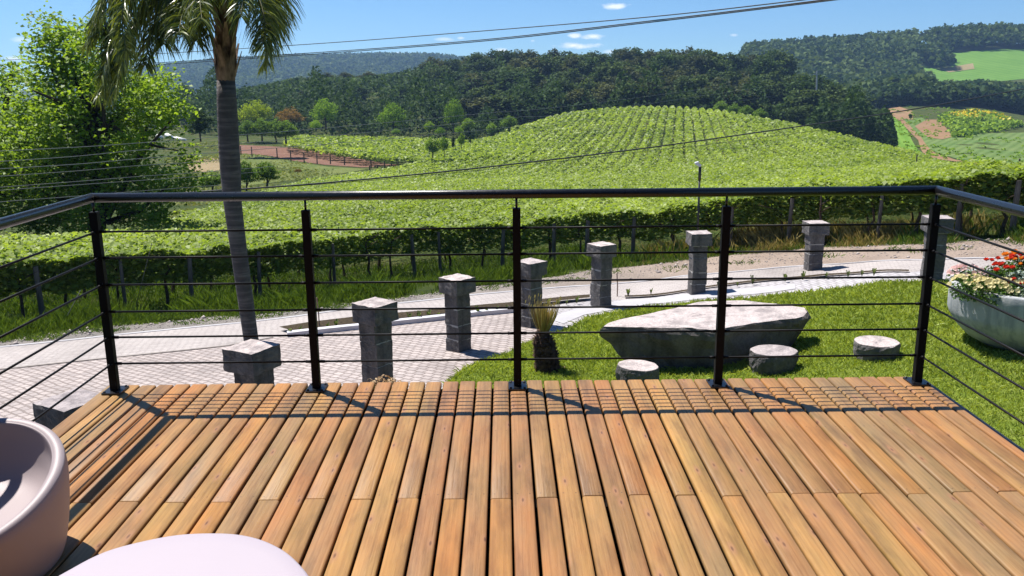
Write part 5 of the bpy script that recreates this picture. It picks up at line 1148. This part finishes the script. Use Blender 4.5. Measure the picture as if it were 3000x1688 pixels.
bushes('mound_shrubs', mound, 420, 1.5, 2.0, MC['citrus'], 'green scrub covering the rounded mound in the valley')
edges = []
for ob in ('bright_field', 'red_track', 'lower_field', 'clay_field', 'bare_clay_patch'):
    edges += [v_.co.copy() for v_ in bpy.data.objects[ob].data.vertices if rt.random() < .12]
r_ = np.random.default_rng(4); E2 = np.array([(e_.x, e_.y) for e_ in edges if e_.y < 440]); E2 = np.repeat(E2, 3, 0) + r_.normal(size=(len(E2)*3, 2))*3.2
q = r_.normal(size=(len(E2), 12, 3)); q /= np.linalg.norm(q, axis=2, keepdims=True); q[:, :, 2] = np.abs(q[:, :, 2])
C = np.stack([E2[:, 0], E2[:, 1], gz(E2[:, 0], E2[:, 1])], 1)[:, None] + q*r_.uniform(.2, .9, (len(E2), 1, 1)); V, F = leaf_quads(C.reshape(-1, 3), .7, .5, .9, r_)
o = link('field_weeds', mesh_np('field_weeds', V, F, r_.random(len(F))), MC['light']); tag(o, 'scattered weeds and low scrub along the edges of the valley fields', 'weeds', None, 'stuff')
my = max(p.y for p in mound)
bushes('yellow_broom', mound, 260, 1.4, 2.1, m_leaf('broom_flower', (.48, .36, .01), (.78, .62, .02), .2), 'yellow flowering broom along the crest of the rounded mound', lambda Y: Y > my - 42)

# ------------------------------------------------------------------ air, light, sky
hz = bmesh.new(); bmesh.ops.create_cube(hz, size=1.0)
bmesh.ops.transform(hz, matrix=Matrix.Translation((0, 1340, 10)) @ Matrix.Diagonal((6400, 2740, 280, 1)), verts=hz.verts)
t = NT('haze_air'); pv = t.n('ShaderNodeVolumePrincipled'); pv.inputs['Color'].default_value = (.38, .62, 1.0, 1); pv.inputs['Density'].default_value = HAZE; pv.inputs['Anisotropy'].default_value = .25
t.l(pv.outputs[0], t.out.inputs['Volume'])
if HAZE > 0:
    h_ = from_bm('haze', hz, t.m); tag(h_, kind='stuff')
ELEV, AZ = R_(61.3), R_(-48.1)      # azimuth from +Y toward +X
sd = Vector((math.sin(AZ)*math.cos(ELEV), math.cos(AZ)*math.cos(ELEV), math.sin(ELEV)))
sl = bpy.data.lights.new('sun', 'SUN'); sl.energy = SUN; sl.angle = R_(.53); sl.color = (1, .955, .89)
so = bpy.data.objects.new('sun', sl); COL.objects.link(so); so.rotation_euler = sd.to_track_quat('Z', 'Y').to_euler()
w = bpy.data.worlds.new('World'); scene.world = w; w.use_nodes = True; nt = w.node_tree; nt.nodes.clear()
out = nt.nodes.new('ShaderNodeOutputWorld'); bg = nt.nodes.new('ShaderNodeBackground'); sk = nt.nodes.new('ShaderNodeTexSky')
sk.sky_type = 'NISHITA'; sk.sun_disc = False; sk.sun_elevation = ELEV; sk.sun_rotation = AZ; sk.altitude = 800; sk.air_density = .8; sk.dust_density = .0; sk.ozone_density = 4.0
bg.inputs['Strength'].default_value = SKY
# small fair weather clouds low over the hills, part of the sky
tcw = nt.nodes.new('ShaderNodeTexCoord'); prev = None
def wn(ty, **k):
    n_ = nt.nodes.new(ty)
    for a, b in k.items(): setattr(n_, a, b)
    return n_
nzm = wn('ShaderNodeMapping'); nzm.inputs['Scale'].default_value = (34, 34, 95); nt.links.new(tcw.outputs['Generated'], nzm.inputs['Vector'])
nz = wn('ShaderNodeTexNoise'); nz.inputs['Scale'].default_value = 1.0; nz.inputs['Detail'].default_value = 6; nz.inputs['Roughness'].default_value = .6; nt.links.new(nzm.outputs[0], nz.inputs['Vector'])
for (px, py, wx, wz, st_) in ((1800, 18, 36, 9, .8), (1740, 107, 34, 9, .9), (1684, 104, 20, 7, .8), (1680, 134, 62, 11, 1.0), (1165, 160, 22, 9, .8), (1305, 115, 30, 6, .5), (1350, 112, 14, 5, .5), (1470, 150, 24, 8, .7), (1790, 152, 24, 8, .6), (40, 172, 34, 8, .6), (60, 118, 26, 8, .5), (2150, 103, 14, 5, .4), (30, 225, 70, 8, .35), (1560, 120, 8, 4, .4)):
    d = Vector(ray(px, py)).normalized(); side = Vector((d.y, -d.x, 0)).normalized()
    sub = wn('ShaderNodeVectorMath', operation='SUBTRACT'); nt.links.new(tcw.outputs['Generated'], sub.inputs[0]); sub.inputs[1].default_value = d
    dx_ = wn('ShaderNodeVectorMath', operation='DOT_PRODUCT'); nt.links.new(sub.outputs[0], dx_.inputs[0]); dx_.inputs[1].default_value = side/(wx/2540)
    dz_ = wn('ShaderNodeVectorMath', operation='DOT_PRODUCT'); nt.links.new(sub.outputs[0], dz_.inputs[0]); dz_.inputs[1].default_value = Vector((0, 0, 1))/(wz/2540)
    cb_ = wn('ShaderNodeCombineXYZ'); nt.links.new(dx_.outputs['Value'], cb_.inputs[0]); nt.links.new(dz_.outputs['Value'], cb_.inputs[1])
    ln = wn('ShaderNodeVectorMath', operation='LENGTH'); nt.links.new(cb_.outputs[0], ln.inputs[0])
    m1 = wn('ShaderNodeMath', operation='SUBTRACT'); m1.inputs[0].default_value = 1.0; nt.links.new(ln.outputs['Value'], m1.inputs[1])
    m2 = wn('ShaderNodeMath', operation='MULTIPLY_ADD'); nt.links.new(nz.outputs['Fac'], m2.inputs[0]); m2.inputs[1].default_value = 2.6; m2.inputs[2].default_value = -1.3
    m3 = wn('ShaderNodeMath', operation='ADD'); nt.links.new(m1.outputs[0], m3.inputs[0]); nt.links.new(m2.outputs[0], m3.inputs[1])
    m4 = wn('ShaderNodeMath', operation='MULTIPLY'); m4.use_clamp = True; nt.links.new(m3.outputs[0], m4.inputs[0]); m4.inputs[1].default_value = 1.3
    m4b = wn('ShaderNodeMath', operation='MULTIPLY'); nt.links.new(m4.outputs[0], m4b.inputs[0]); m4b.inputs[1].default_value = st_
    gt = wn('ShaderNodeMath', operation='GREATER_THAN'); nt.links.new(m1.outputs[0], gt.inputs[0]); gt.inputs[1].default_value = -.6
    m5 = wn('ShaderNodeMath', operation='MULTIPLY'); nt.links.new(m4b.outputs[0], m5.inputs[0]); nt.links.new(gt.outputs[0], m5.inputs[1])
    if prev is None: prev = m5.outputs[0]
    else:
        mx = wn('ShaderNodeMath', operation='MAXIMUM'); nt.links.new(prev, mx.inputs[0]); nt.links.new(m5.outputs[0], mx.inputs[1]); prev = mx.outputs[0]
mixc = wn('ShaderNodeMix', data_type='RGBA'); nt.links.new(prev, mixc.inputs['Factor']); wb = wn('ShaderNodeMix', data_type='RGBA', blend_type='MULTIPLY'); wb.inputs['Factor'].default_value = 1; wb.inputs['B'].default_value = (.72, .97, 1.16, 1); nt.links.new(sk.outputs[0], wb.inputs['A']); nt.links.new(wb.outputs['Result'], mixc.inputs['A']); mixc.inputs['B'].default_value = (*CLOUD, 1)
nt.links.new(mixc.outputs['Result'], bg.inputs['Color']); nt.links.new(bg.outputs[0], out.inputs['Surface'])

vs_ = scene.view_settings; vs_.view_transform = 'Standard'; vs_.look = 'None'; vs_.exposure = EXPO; vs_.gamma = 1; vs_.use_curve_mapping = False
scene.render.engine = 'CYCLES'; cy = scene.cycles
cy.max_bounces = 6; cy.diffuse_bounces = 3; cy.glossy_bounces = 2; cy.transmission_bounces = 4; cy.transparent_max_bounces = 6; cy.volume_bounces = 0
cy.use_denoising = True; cy.caustics_reflective = False; cy.caustics_refractive = False; cy.sample_clamp_indirect = 6
scene.render.resolution_x, scene.render.resolution_y = 1024, 576
